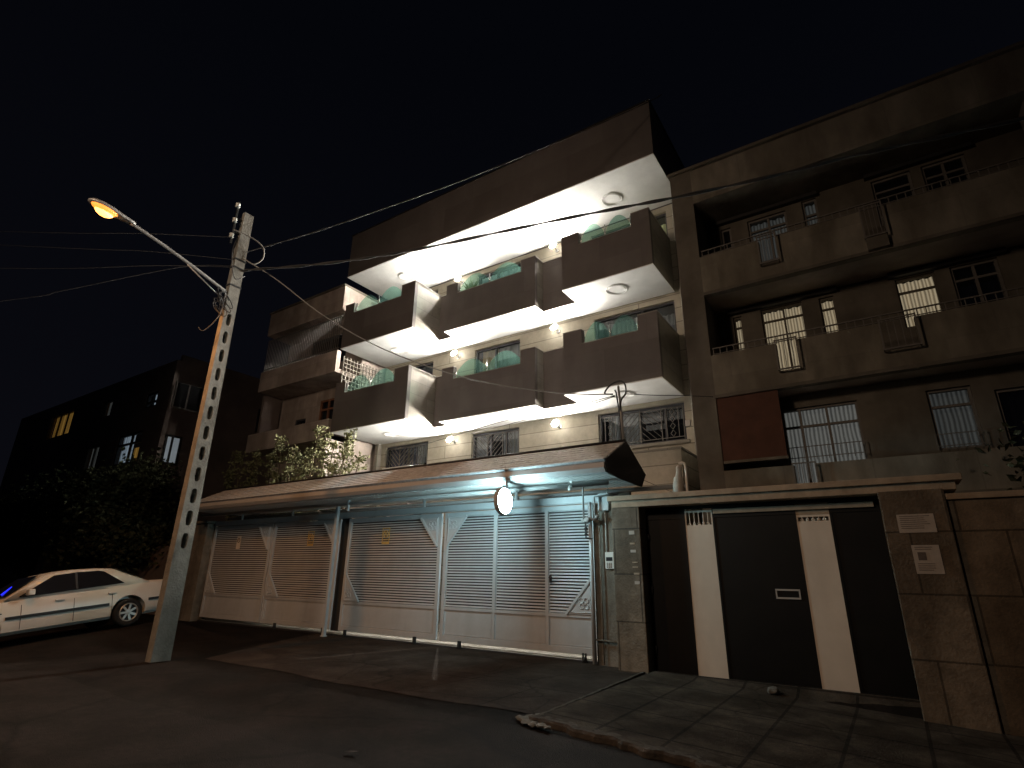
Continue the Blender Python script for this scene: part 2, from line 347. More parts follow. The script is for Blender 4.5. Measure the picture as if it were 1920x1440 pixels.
for i in range(len(ys)-1):
    for k in range(4): mb.f.append((n0+i*5+k, n0+i*5+k+1, n0+(i+1)*5+k+1, n0+(i+1)*5+k))
tag(mb.build('kerb', m_kerb), kind='structure')
# broken lump at the corner
def rock(mb, c, r, seed, sq=.5):
    rnd = random.Random(seed); bm = bmesh.new(); bmesh.ops.create_icosphere(bm, subdivisions=2, radius=1)
    vs = [(c[0]+v.co.x*r*rnd.uniform(.75, 1.2), c[1]+v.co.y*r*rnd.uniform(.75, 1.2), c[2]+v.co.z*r*sq*rnd.uniform(.75, 1.2)) for v in bm.verts]
    mb.add(vs, [tuple(v.index for v in f.verts) for f in bm.faces]); bm.free()
mb = MB(); m_pale = mat('pale_cement', (.14,.135,.12), .9, .25, 9, bump=.6)
for i, (x, y, r) in enumerate([(-3.70,5.88,.085),(-3.62,5.80,.075),(-3.52,5.77,.07),(-3.42,5.76,.06),(-3.72,6.02,.06),(-3.69,6.14,.045),(-3.80,5.93,.05),(-3.34,5.74,.045)]):
    rock(mb, (x, y, .018), r, i, .42)
tag(mb.build('cement_lump', m_pale, at=(-3.62,5.85,0)), 'crumbled pale cement lump at the street corner of the raised pavement', 'cement lump')
mb = MB(); rock(mb, (-1.74, 9.38, .02), .085, 40, .7)
tag(mb.build('stone', m_pale, at=(-1.74,9.38,0)), 'small pale stone on the pavement in front of the black gate', 'stone')
mb = MB()
for k in range(4): mb.add([(-4.42+.02*k, 3.95, .012), (-4.36+.03*k, 3.93+.02*k, .03), (-4.39+.02*k, 4.02, .018)], [(0,1,2)])
tag(mb.build('dry_leaf', m_kerb, at=(-4.4,3.96,0)), 'tiny curled dry leaf lying on the asphalt near the middle of the road', 'leaf')

# ------------------------------------------------------------------ windows
def window(parent, x0, x1, z0, z1, y, mull=(), trans=None, cm=m_curt_d, fr=m_frame, fw=.06, name='window', cover=None, depth=.10, cy=.22, cparts=None):
    f = MB()
    f.box(x0, x0+fw, y, y+depth, z0, z1).box(x1-fw, x1, y, y+depth, z0, z1).box(x0+fw, x1-fw, y, y+depth, z1-fw, z1).box(x0+fw, x1-fw, y, y+depth, z0, z0+fw)
    for mx in mull: f.box(mx-fw/2, mx+fw/2, y+.01, y+depth-.01, z0+fw, z1-fw)
    if trans:
        xs = [x0+fw]+[v for mx in sorted(mull) for v in (mx-fw/2, mx+fw/2)]+[x1-fw]
        for i in range(0, len(xs), 2): f.box(xs[i], xs[i+1], y+.015, y+depth-.015, trans-fw/2, trans+fw/2)
    w = f.build(name, fr, parent)
    MB().add([(x0+fw, y+.05, z0+fw), (x1-fw, y+.05, z0+fw), (x1-fw, y+.05, z1-fw), (x0+fw, y+.05, z1-fw)], [(0,1,2,3)]).build('pane', m_glass, w)
    for (a, b, c, d, m) in (cparts or [(x0, x1, z0, z1, cm)]):
        n = max(6, int((b-a)/.035)); mb = MB(); ph = a*7
        for i in range(n+1):
            x = a+(b-a)*i/n; yy = y+cy+.03*math.sin(x*42+ph+math.sin(x*9))
            mb.v += [(x, yy, c), (x, yy, d)]
        for i in range(n): mb.f.append((2*i, 2*i+2, 2*i+3, 2*i+1))
        mb.build('curtain', m, w, smooth=True)
    return w

# ------------------------------------------------------------------ the lit apartment building
B = thing('apartment_building', (-9.65, 14.3, 0), 'modern apartment block with dark brown stepped balconies and brightly lit white soffits', 'building')
WX = [(-15.3,-13.15), (-11.2,-9.27), (-6.52,-3.98)]
WZ = [(4.62,6.00), (6.95,9.08), (9.95,12.12)]
holes = [(a, b, c, d) for (a, b) in WX for (c, d) in WZ]
holes = [(a, b, (4.95 if (a == -6.52 and c == 4.62) else c), d) for a, b, c, d in holes]
wb = MB().wall(-15.70, -3.62, 0, 12.30, 14.30, 14.55, holes)
wb.box(-15.70, -15.45, 14.55, 24, 0, 12.30).box(-3.87, -3.62, 14.55, 24, 0, 12.30).box(-15.45, -3.87, 23.75, 24, 0, 12.30)
wb.build('wall', m_stone, B)
MB().box(-15.40, -3.92, 16.6, 16.7, .05, 12.2).build('inner_wall', m_black, B)
# roof block with long fascia
rf = MB().box(-15.80, -3.53, 12.0, 24.1, 12.365, 14.20).build('roof_fascia', m_clad, B)
MB().box(-15.83, -3.50, 11.97, 24.13, 14.20, 14.235).build('roof_edge', m_gable, B)
MB().box(-15.806, -3.524, 11.994, 14.28, 12.33, 12.362).build('soffit', m_soffit, rf)
def cring(x, y, z, par, r=.30):
    MB().ring((x, y, z-.001), r, .009, n=40).ring((x, y, z-.001), r*.80, .006, n=40).build('ceiling_ring', m_trim, par, smooth=True)
for x in (-13.74, -9.6, -5.25): cring(x, 13.15, 12.33, rf)
def quarter(xa, xb, z0, h0, h1, n=14):
    pts = [(xa, z0)]
    for i in range(n+1):
        t = i/n; pts.append((xa+(xb-xa)*t, z0+h0+(h1-h0)*math.sin(math.pi*t)**.8))
    pts.append((xb, z0)); return pts
def balcony(x0, x1, yf, zb, zl, zt, n0, n1, left_to, right_to, side_left, side_right):
    T = .14; mb = MB()
    loop = [(x0, zb), (x1, zb), (x1, zt), (n1, zt), (n1, zl), (n0, zl), (n0, zt), (x0, zt)]
    mb.prism([(x, yf, z) for x, z in loop], (0, T, 0))
    if side_left is not None: mb.box(x0, x0+T, yf+T, left_to, zb+.001, side_left)
    mb.box(x0+T if side_left is not None else x0, x1-T, yf+T, 14.29, zb+.002, zb+.18)
    bal = mb.build('balcony', m_clad, B)
    MB().box(x0+T+.002, x1-T-.002, yf+T+.002, 14.28, zb+.182, zb+.20).build('floor', m_floor, bal)
    MB().box(x0+T+.002, x1-T-.002, yf+T+.001, yf+T+.012, zb+.201, zl-.01).build('bounce_lining', m_floor, bal)  # unseen pale lining, added to bounce lamp light onto the soffit
    # right return, clad paler than the front
    MB().box(x1-T, x1-.001, yf+T, right_to, zb+.001, side_right).build('side_cladding', m_side if side_right < 100 else m_clad, bal)
    MB().box(x0-.006, x1+.006, yf-.006, 14.27, zb-.030, zb-.002).build('soffit', m_soffit, bal)
    cap = MB().box(x0-.012, n0, yf-.012, yf+T+.01, zt+.001, zt+.022).box(n1, x1+.012, yf-.012, yf+T+.01, zt+.001, zt+.022)
    cap.box(n0+.001, n1-.001, yf-.010, yf+T+.01, zl+.001, zl+.020).box(x1-T-.01, x1+.012, yf+T+.011, right_to, side_right+.001, side_right+.022)
    cap.build('coping', mat('coping_edge', (.30,.27,.24), .6, .1), bal)
    cring((x0+x1)/2, 13.25, zb-.030, bal)
    mid = (n0+n1)/2; yg = yf+.07
    for a, b in ((n0+.06, mid-.03), (mid+.03, n1-.05)):
        MB().prism([(x, yg, z) for x, z in quarter(a, b, zl+.03, .16, .56)], (0, .012, 0)).build('glass_panel', m_bglass, bal)
    for x in (n0+.045, mid, n1-.035):
        MB().tube([(x, yg+.006, zl+.02), (x, yg+.006, zl+.42)], .019, 8).tube([(x, yg+.006, zl+.02), (x, yg+.006, zl+.04)], .032, 10).build('rail_post', m_chrome, bal, smooth=True)
    return bal
ROWS = [(6.15, 7.50, 7.93), (9.33, 10.65, 11.06)]
bals = []
for zb, zl, zt in ROWS:
    bals.append(balcony(-15.68, -12.10, 12.0, zb, zl, zt, -15.18, -12.75, 14.29, 13.36, zl, zt))
    bals.append(balcony(-11.43, -7.81, 12.87, zb, zl, zt, -10.93, -8.33, 13.36, 13.36, zt, zt))
    bals.append(balcony(-6.65, -3.94, 12.48, zb, zl, zt, -6.08, -4.46, 13.36, 14.29, zt, zt))
    for a, b in ((-12.238, -11.432), (-7.948, -6.652)):
        c = MB().box(a, b, 13.362, 13.50, zb, zt-.002).box(a, b, 13.50, 14.288, zb+.002, zb+.18).build('parapet', m_clad, B)
        MB().box(a+.11, b-.01, 13.502, 14.27, zb+.182, zb+.20).build('floor', m_floor, c)
        MB().box(a+.24 if a < -12 else a+.146, b-.008, 13.356, 14.268, zb-.030, zb-.002).build('soffit', m_soffit, c)
        MB().box(a+.146, b-.016, 13.35, 13.51, zt, zt+.02).build('coping', m_trim, c)
# windows
YW = 14.40
window(B, -15.3, -13.15, 4.62, 6.00, YW, (-14.42,), None, m_curt_b, cparts=[(-15.3,-14.4,4.6,6.0,m_curt_b),(-14.35,-13.9,4.6,6.0,m_curt_b),(-13.9,-13.15,5.3,6.0,m_curt_w)])
window(B, -11.2, -9.27, 4.62, 6.00, YW, (-10.45,-9.85), None, m_curt_d, cparts=[(-11.2,-10.7,4.6,6.0,m_curt_w),(-10.1,-9.3,4.6,6.0,m_curt_w)])
window(B, -6.52, -3.98, 4.95, 6.00, YW, (-5.28,-4.55), None, m_curt_w, cparts=[(-6.3,-5.3,4.95,6.0,m_curt_w),(-5.2,-4.6,5.4,5.55,m_curt_w)])
window(B, -15.3, -13.15, 6.95, 9.08, YW, (-14.2,), None, m_curt_d)
window(B, -11.2, -9.27, 6.95, 9.08, YW, (-10.35,), None, m_curt_w, cparts=[(-11.05,-10.4,6.9,9.1,m_curt_amber),(-10.3,-9.3,6.9,9.1,m_curt_w)])
window(B, -6.52, -3.98, 6.95, 9.08, YW, (-5.0,), None, m_curt_w, cparts=[(-6.5,-6.2,6.9,9.1,m_curt_d),(-6.2,-5.05,6.9,8.95,m_curt_w),(-4.95,-4.0,6.9,8.8,m_curt_w)])
window(B, -15.3, -13.15, 9.95, 12.12, YW, (-14.2,), None, m_curt_d)
window(B, -11.2, -9.27, 9.95, 12.12, YW, (-10.35,), None, m_curt_teal)
window(B, -6.52, -3.98, 9.95, 12.12, YW, (-5.75,-4.65), None, m_curt_y, cparts=[(-6.4,-5.8,9.9,11.9,m_curt_w),(-5.75,-4.0,9.9,11.9,m_curt_y)])
for (a, b), (z0, z1) in [((-15.3,-13.15),(4.62,6.0)), ((-11.2,-9.27),(4.62,6.0)), ((-6.52,-3.98),(4.95,6.0))]:
    g = MB(); y = 14.33; t = .02; nn = max(2, round((b-a)/.62))
    g.box(a+.06, b-.06, y, y+t, z1-.12, z1-.12+t).box(a+.06, b-.06, y, y+t, z0+.1, z0+.1+t)
    xs = [a+.06+(b-a-.12)*i/nn for i in range(nn+1)]
    zt, zz = z1-.12, z0+.12
    for i, x in enumerate(xs): g.box(x-t/2, x+t/2, y-.001, y+t+.001, z0+.04, z1-.06)
    for i in range(nn):
        xa, xb = xs[i], xs[i+1]; w = xb-xa
        if (i == 0 and nn > 3) or i == nn-1:          # column of diamonds with plain uprights beside
            cx = (xa+xb)/2
            for k in range(4):
                zc = zz+(zt-zz)*(k+.5)/4; h = (zt-zz)/8*.9
                for p, q in (((cx,zc+h),(cx+.07,zc)), ((cx+.07,zc),(cx,zc-h)), ((cx,zc-h),(cx-.07,zc)), ((cx-.07,zc),(cx,zc+h))):
                    g.bar((p[0], y+.01, p[1]), (q[0], y+.01, q[1]), .014)
            for dx in (-.16, .16): g.box(cx+dx-.008, cx+dx+.008, y+.002, y+.018, zz, zt)
        else:
            s = 1 if i % 2 else -1
            for k in range(-4, 9):
                za = zz+k*.17; zb_ = za+w
                pa, pb = [xa, za], [xb, zb_]
                if pb[1] <= zz or pa[1] >= zt: continue
                if pa[1] < zz: pa = [xa+(zz-za), zz]
                if pb[1] > zt: pb = [xb-(zb_-zt), zt]
                if s < 0: pa[0] = xa+xb-pa[0]; pb[0] = xa+xb-pb[0]
                g.bar((pa[0], y+.01, pa[1]), (pb[0], y+.01, pb[1]), .014)
    g.build('window_grille', m_rail, B)
MB().box(-6.6, -3.9, 14.22, 14.299, 4.86, 4.94).build('window_sill', m_side, B)
MB().box(-15.66, -15.50, 14.1, 14.29, 3.2, 6.11).build('corner_pilaster', m_side, B)
MB().tube([(-3.72,14.22,3.2),(-3.72,14.22,12.2)], .045).build('downpipe', m_side, B)
# low annex and low parapets behind the canopy
MB().box(-5.9, -3.62, 12.40, 14.20, 0, 4.30).build('annex_wall', m_stone, B)
MB().box(-5.93, -3.59, 12.37, 14.20, 4.302, 4.35).build('annex_coping', m_side, B)
MB().box(-13.3, -12.1, 12.4, 12.55, 3.2, 4.66).box(-13.3, -13.16, 12.55, 14.2, 3.2, 4.66).build('low_parapet', m_clad, B)
MB().box(-13.33, -12.07, 12.37, 12.58, 4.662, 4.71).build('low_parapet_coping', m_trim, B)
# wall lamps: globes on short brackets under the soffits
k = 0
desc = ['lowest', 'middle', 'topmost']
for i, z in enumerate((6.12, 9.30, 12.33)):
    for x, side in ((-11.90, 'left'), (-7.78, 'right')):
        L_ = thing('wall_lamp', (x, 14.29, z-.30), '%s glowing round wall lamp of the %s column, under the white soffit between the balconies' % (desc[i], side), 'lamp', 'round lamps under the white soffits')
        axl = Vector((0,-.90,.44)).normalized(); c = Vector((x, 14.04, z-.30))
        MB().lathe([(.07,0),(.07,.02),(.022,.03),(.022,.22)], (x, 14.295, z-.31), (0,-1,0), 16).build('bracket', m_chrome, L_)
        MB().lathe([(.03,-.010),(.085,-.010),(.125,.060),(.118,.060),(.08,.0),(.03,.0)], c, axl, 28).build('shade', m_shield, L_, smooth=True)  # shade added to hold lamp light off the wall, towards the soffit
        g = MB().lathe([(.015,.01),(.038,.018),(.055,.036),(.055,.050),(.038,.072),(.015,.08)], c, axl, 20)
        gm = bpy.data.materials.get('lamp_globe') or mat('lamp_globe', (.9,.88,.8), .5, 0, emit=(1,.95,.86), es=P_WALL)
        g.build('globe', gm, L_, smooth=True)

# ------------------------------------------------------------------ left neighbour
LB = thing('apartment_building', (-18.3, 13.2, 0), 'old brown stone block with long barred balcony, behind the shrub left of the lit building', 'building')
a = MB().wall(-20.75, -15.86, 0, 10.95, 13.2, 13.4, [(-19.2,-16.9,9.5,10.8), (-18.1,-17.1,6.9,8.0), (-16.9,-16.0,6.9,8.0), (-19.6,-18.9,6.2,7.4)])
a.box(-16.06, -15.86, 12.0, 13.2, 0, 6.1).box(-16.06, -15.86, 13.4, 22, 0, 11.9).box(-20.75, -20.55, 13.4, 22, 0, 11.9)
a.box(-20.55,-16.06,14.6,14.7,0,11.9).build('wall', m_lwall, LB)
MB().box(-20.65, -15.86, 12.0, 22, 10.98, 12.0).build('roof_fascia', m_lwall, LB)
MB().box(-20.70, -15.84, 11.95, 22, 12.002, 12.08).build('roof_edge', m_rwall2, LB)
MB().box(-20.65, -15.86, 12.0, 12.18, 8.46, 9.32).box(-20.65, -15.86, 12.18, 13.19, 8.46, 8.62).build('balcony', m_lwall, LB)
MB().box(-20.8, -15.86, 12.0, 12.18, 5.95, 6.67).box(-20.8, -15.86, 12.18, 13.19, 5.95, 6.1).build('balcony', m_lwall, LB)
r = MB().box(-20.6, -15.9, 12.06, 12.10, 10.72, 10.76).box(-20.6, -15.9, 12.06, 12.10, 9.42, 9.46)
for i in range(42):
    x = -20.58+i*.112; r.box(x-.011, x+.011, 12.068, 12.092, 9.32, 10.80)
r.build('balcony_bars', m_rail, LB)
window(LB, -19.2, -16.9, 9.5, 10.8, 13.25, (-18,), None, m_black)
window(LB, -18.1, -17.1, 6.9, 8.0, 13.22, (-17.6,), 7.6, m_rwall2, fr=m_lred, fw=.08)
window(LB, -16.9, -16.0, 6.9, 8.0, 13.22, (), 7.6, m_rwall2, fr=m_lred, fw=.08)
window(LB, -19.6, -18.9, 6.2, 7.4, 13.24, (), None, m_black)
MB().box(-20.72,-20.60,12.3,13.1,6.7,8.4).build('side_screen', m_farw, LB)
# trellises on the party wall between the two buildings
def trellis(x, y0, y1, z0, z1, label, step=.16, finial=False):
    mb = MB(); y = y0
    while y <= y1+.001:
        mb.box(x-.012, x+.012, y-.014, y+.014, z0, z1+(.08 if finial else 0))
        if finial: mb.lathe([(.012,0),(.035,.02),(.035,.05),(.004,.1)], (x, y, z1+.08), (0,0,1), 8)
        y += step
    z = z0
    while z <= z1+.001: mb.box(x+.012, x+.03, y0, y1, z-.014, z+.014); z += step
    tag(mb.build('trellis', m_side, at=(x, (y0+y1)/2, z0)), label, 'trellis')
trellis(-15.80, 12.3, 14.2, 7.6, 9.15, 'pale lattice screen beside the left middle-storey balcony')
trellis(-15.95, 12.4, 14.1, 3.9, 5.25, 'low pale lattice fence with finials beside the leafy shrub', .15, True)

# ------------------------------------------------------------------ far left block
FB = thing('apartment_building', (-30, 12, 0), 'unlit dark block at the far left with an orange lit window and a corner window', 'building')
MB().wall(-46, -26, 0, 10.7, 11.0, 11.2, [(-40.3,-37.1,8.6,10.0),(-42.3,-41.7,5.75,6.1), (-28.3,-27.2,8.65,9.4), (-30.3,-27.8,6.1,7.6), (-33.8,-32.3,6.2,7.4), (-33.2,-32.1,8.9,9.8)]).box(-26.2, -26.0, 11.2, 21, 0, 11.0).box(-45.9,-26.2,13.4,13.5,0,10.6).box(-46,-26.2,11.2,21,10.6,10.75).build('wall', m_farw, FB)
window(FB, -40.3, -37.1, 8.6, 10.0, 11.05, (-39.2,-38.1), None, m_curt_or, fr=m_gable)
window(FB, -28.3, -27.2, 8.65, 9.4, 11.05, (-27.75,), 8.95, m_curt_bl, fr=m_gable, fw=.10)
window(FB, -30.3, -27.8, 6.1, 7.6, 11.05, (-29.0,), 7.1, m_curt_bl, fr=m_gable, fw=.10, cparts=[(-30.3,-29.1,6.1,7.6,m_curt_bl),(-28.9,-27.8,6.1,6.9,m_curt_or)])
window(FB, -42.3, -41.7, 5.75, 6.1, 11.05, (), None, m_curt_bl, fr=m_gable, fw=.05)
window(FB, -33.8, -32.3, 6.2, 7.4, 11.05, (-33,), None, m_curt_dim, fr=m_rail)
window(FB, -33.2, -32.1, 8.9, 9.8, 11.05, (), None, m_curt_dim, fr=m_gable)
def side_window(par, x, y0, y1, z0, z1, cm, fr, mull, fw=.06):
    f = MB().box(x, x+.06, y0, y0+fw, z0, z1).box(x, x+.06, y1-fw, y1, z0, z1).box(x, x+.06, y0+fw, y1-fw, z0, z0+fw).box(x, x+.06, y0+fw, y1-fw, z1-fw, z1)
    for m in mull: f.box(x, x+.06, m-fw/2, m+fw/2, z0+fw, z1-fw)
    w = f.build('window', fr, par)
    MB().add([(x+.02,y0+fw,z0+fw),(x+.02,y1-fw,z0+fw),(x+.02,y1-fw,z1-fw),(x+.02,y0+fw,z1-fw)], [(0,1,2,3)]).build('pane', cm, w)
side_window(FB, -25.99, 11.15, 12.4, 8.45, 9.7, m_black, m_rail, (11.75,))
side_window(FB, -25.99, 11.2, 11.9, 5.9, 7.2, m_curt_bl2, m_gable, (11.5,), .09)
side_window(FB, -25.99, 15.3, 16.3, 8.2, 9.4, m_curt_bl, m_gable, (15.8,), .12)
# low street wall with stone piers in front of it
MB_w = MB().box(-40, -20.2, 10.55, 10.75, -.05, 2.35)
tag(MB_w.build('boundary_wall', m_farw, at=(-30,10.6,0)), 'low dark street wall behind the white car', 'wall')
for i, (x, l) in enumerate(((-33.2, 'weathered pale gate pier behind the front of the white car'), (-26.3, 'narrow pale gate pier behind the roof of the white car'))):
    mb = MB().box(x-.45+i*.2, x+.45-i*.2, 10.2, 10.5, -.05, 2.45).box(x-.52+i*.2, x+.52-i*.2, 10.15, 10.52, 2.452, 2.56)
    tag(mb.build('stone_pier', m_cope, at=(x,10.3,0)), l, 'pier')

# ------------------------------------------------------------------ right neighbour
RB = thing('apartment_building', (.5, 13, 0), 'dim brown travertine block with long balconies and curtained windows on the right', 'building')
XR = 7.5
wz = [(-2.3,-2.08), (-1.62,-.75), (-.38,-.10), (1.09,1.73), (2.02,2.78)]
h2 = [(-2.28,-2.08,6.5,7.6), (-1.64,-.74,6.0,7.64), (-.40,-.10,6.5,7.6), (1.06,1.75,6.5,7.64), (2.0,2.76,6.5,7.64)]
h3 = [(-2.3,-2.05,9.55,10.15), (-1.64,-.74,8.9,10.16), (-.38,-.06,9.0,10.25), (1.06,1.80,9.0,10.2), (2.0,2.76,9.0,10.2)]
MB().wall(-2.64, XR, 5.35, 10.40, 13.2, 13.4, h2+h3).build('wall', m_rwall2, RB)
MB().wall(-2.64, XR, 0, 5.22, 12.62, 12.82, [(-1.47,-.06,3.0,4.95), (1.07,1.74,3.8,4.95), (2.05,3.2,3.4,4.8)]).build('wall', m_rwall2, RB)
MB().box(-3.16, -2.64, 12.0, 22, 0, 11.36).build('corner_pier', m_rwall2, RB)
MB().box(-2.60, XR, 14.6, 14.7, 0, 11).build('inner_wall', m_black, RB)
rf2 = MB().box(-2.64, XR, 12.001, 22, 10.36, 11.34).build('roof_fascia', m_rwall, RB)
MB().box(-3.20, XR, 11.93, 22, 11.362, 11.44).build('roof_edge', m_rwall2, RB)
def rbalc(zb, zt, notches, y0=12.0, yb=13.19, rail=True):
    mb = MB().wall(-2.64, XR, zb, zt, y0, y0+.16, [(a, b, c, zt) for a, b, c in notches])
    b = mb.build('balcony', m_rwall, RB)
    if yb: MB().box(-2.64, XR, y0+.16, yb, zb, zb+.14).build('slab', m_slab, b)
    MB().box(-2.64, XR, y0-.03, y0-.001, zb-.002, zb+.07).build('drip_edge', m_rwall2, b)
    r = MB().box(-2.6, XR, y0+.03, y0+.06, zt+.16, zt+.185).box(-2.6, XR, y0+.035, y0+.055, zt+.03, zt+.045)
    x = -2.58
    while x < 4:
        r.box(x-.008, x+.008, y0+.037, y0+.053, zt+.001, zt+.165); x += .145
    if rail: r.build('handrail', m_rail, b)
    for a, bb, c in notches:
        g = MB().box(a-.02, a+.005, y0-.16, y0-.13, c-.03, zt+.02).box(bb-.005, bb+.02, y0-.16, y0-.13, c-.03, zt+.02).box(a+.005, bb-.005, y0-.16, y0-.13, c-.03, c)
        g.box(a-.018, a+.003, y0-.13, y0-.002, c-.03, c-.005).box(bb-.003, bb+.018, y0-.13, y0-.002, c-.03, c-.005).box(a+.005, bb-.005, y0-.155, y0-.135, zt-.01, zt+.015)
        n = 5
        for i in range(1, n): 
            xx = a+(bb-a)*i/n; g.box(xx-.006, xx+.006, y0-.15, y0-.138, c, zt)
        g.build('railing_bay', m_rail, b)
    return b
rbalc(7.77, 8.80, [(-1.32,-.96,8.14), (.66,1.02,8.10)])
rbalc(5.24, 6.25, [(-1.29,-.90,5.62), (.56,1.12,5.66)])
b1 = rbalc(2.9, 3.64, [(-1.31,-.93,3.0)], 12.0, 12.61, False)
MB().box(.66, 1.02, 11.86, 11.998, 7.80, 8.06).build('planter_box', m_rwall2, RB)
MB().box(-2.63, -1.40, 12.03, 12.07, 3.85, 5.24).build('balcony_screen', m_rust, RB)
MB().box(-2.63, -1.38, 12.01, 12.09, 3.79, 3.845).build('screen_rail', m_rwall, RB)
for (a, b, c, d), cm, mu, tr in ((h2[0], m_curt_warm, (), 7.33), (h2[1], m_curt_warm, (-1.16,), 7.33), (h2[2], m_curt_warm, (), 7.33), (h2[3], m_curt_warm, (), 7.33), (h2[4], m_black, (2.38,), 7.33),
     (h3[0], m_black, (), None), (h3[1], m_curt_dim, (-1.16,), 9.85), (h3[2], m_curt_dim, (), 9.85), (h3[3], m_black, (), 9.9), (h3[4], m_black, (2.38,), 9.9)):
    window(RB, a, b, c, d, 13.26, mu, tr, cm, fr=m_rwall2 if cm is m_curt_warm else m_rail, fw=.035 if cm is m_curt_warm else .05)
for z in (7.66, 10.26): MB().box(-2.4, -.02, 13.06, 13.198, z, z+.09).box(.95, 2.9, 13.06, 13.198, z, z+.09).build('head_shadow_strip', m_gable, RB)  # dark strips painted in as the shadow band above the windows
window(RB, -1.47, -.06, 3.0, 4.95, 12.68, (-1.12,-.62), 4.55, m_curt_cool, fr=m_rail, fw=.045)
window(RB, 1.07, 1.74, 3.8, 4.95, 12.68, (), 4.62, m_curt_dim, fr=m_rail, fw=.045)
window(RB, 2.05, 3.2, 3.4, 4.8, 12.68, (2.6,), None, m_black, fr=m_rail, fw=.05)
for a, b, z in ((-1.48,-.04,3.86), (1.04,1.77,3.84)):
    g = MB(); g.box(a, b, 12.52, 12.535, z, z+.015).box(a, b, 12.52, 12.535, z+.22, z+.235)
    n = int((b-a)/.11)
    for i in range(n+1):
        x = a+(b-a)*i/n; g.box(x-.005, x+.005, 12.522, 12.533, z-.05, z+.23)
    g.build('window_railing', m_rail, RB)
# dark tower of the building beyond the right edge
tag(MB().box(3.4, 8, 11.2, 11.98, 0, 9.8).build('side_building', m_farw, at=(5,11.5,0)), 'dark unlit building corner at the far right edge', 'building')
# ------------------------------------------------------------------ tiled canopy over the sliding gates
CX0, CX1 = -18.1, -4.0
CN = thing('gate_canopy', (-11, 10, 3.2), 'long shingled pitched canopy with grey metal fascia above the louvred gates', 'canopy')
N = (10.02, 4.03); Fp = (8.97, 3.50); F2 = (9.09, 3.28); B2 = (10.71, 3.23); Bp = (10.99, 3.52)
th = .03
ru = Vector((0, N[0]-Fp[0], N[1]-Fp[1])).normalized(); nn_ = Vector((0, -ru.z, ru.y))
sh = MB()
ncr = 7; dy = (N[0]-Fp[0])/ncr; dz = (N[1]-Fp[1])/ncr
for i in range(ncr):      # overlapping shingle courses, each course a staggered strip of tabs
    ya, za = Fp[0]+dy*i-.015, Fp[1]+dz*i-.008; yb, zb = Fp[0]+dy*(i+1), Fp[1]+dz*(i+1)
    x = CX0+(i % 2)*.15; rnd = random.Random(i)
    edges = [CX0]
    while x < CX1-.05:
        x += .30; edges.append(min(x, CX1))
    if edges[-1] < CX1: edges.append(CX1)
    for a, b in zip(edges, edges[1:]):
        if b-a < .02: continue
        o = rnd.uniform(-.006, .006); g_ = .004
        sh.prism([(a+g_, ya-.012+o, za+.018), (b-g_, ya-.012+o, za+.018), (b-g_, yb, zb+.004), (a+g_, yb, zb+.004)], (0, .004, -.014))
sh.prism([(CX0, Fp[0], Fp[1]), (CX0, N[0], N[1]), (CX0, N[0]+.02, N[1]-.04), (CX0, Fp[0]+.03, Fp[1]-.04)], (CX1-CX0, 0, 0))
sh.prism([(CX0, N[0]+.001, N[1]+.02), (CX0, Bp[0], Bp[1]+.02), (CX0, Bp[0]-.02, Bp[1]-.03), (CX0, N[0]+.02, N[1]-.03)], (CX1-CX0, 0, 0))
sh.build('shingle_roof', m_shingle, CN)
MB().tube([(CX0, N[0], N[1]+.02), (CX1, N[0], N[1]+.02)], .035, 8).build('ridge_cap', m_gable, CN, smooth=True)
fa = MB()
fa.prism([(CX0, 8.985, 3.455), (CX0, 8.965, 3.36), (CX0, 9.02, 3.285), (CX0, 9.13, 3.272), (CX0, 9.13, 3.30), (CX0, 9.05, 3.33), (CX0, 9.01, 3.38), (CX0, 9.02, 3.455)], (CX1-CX0-.01, 0, 0))
fa.build('fascia_gutter', m_fascia, CN, bevel=0)
so = MB(); x = CX0
while x < CX1-.02:
    so.box(x, min(x+.085, CX1-.01), 9.131, 10.69, 3.262, 3.275); x += .10
so.box(CX0, CX1-.01, 9.132, 10.69, 3.276, 3.285).build('slatted_soffit', m_panel, CN)
MB().prism([(CX1+.0, *N), (CX1+.0, *Fp), (CX1+.0, *F2), (CX1+.0, 9.6, 3.24), (CX1+.0, *B2), (CX1, *Bp)], (.025, 0, 0)).build('gable_end', m_gable, CN)
MB().prism([(CX0-.025, *N), (CX0-.025, *Fp), (CX0-.025, *F2), (CX0-.025, *B2), (CX0-.025, *Bp)], (.024, 0, 0)).build('gable_end', m_gable, CN)
MB().box(-18.6, -4.45, 10.14, 10.26, 2.92, 3.05).box(-18.6, -4.45, 10.17, 10.24, 2.90, 2.918).build('gate_beam', m_gate, CN)
MB().tube([(-18.4, 9.55, 3.18), (-4.2, 9.55, 3.18)], .045).tube([(-18.4, 10.45, 3.15), (-3.0, 10.45, 3.15)], .045).build('support_rail', m_fascia, CN, smooth=True)
MB().box(-18.4, -4.2, 10.6, 10.68, 3.02, 3.14).build('rear_rail', m_rwall2, CN)
for i, x in enumerate((-17.2, -14.6, -9.4, -6.7)): MB().box(x, x+.05, 10.17, 10.22, 3.051, 3.26).build('strut', m_fascia, CN)
mb = MB().box(-12.20, -12.12, 9.82, 9.90, 0, 3.26).box(-12.22, -12.10, 9.80, 9.92, 0, .02)
tag(mb.build('canopy_post', m_gate, at=(-12.16,9.86,0)), 'slim square grey post standing before the left pair of gates', 'post')
mb = MB().box(-11.40, -11.34, 9.5, 9.56, 3.0, 3.27)
mb.build('bracket', m_gate, CN)
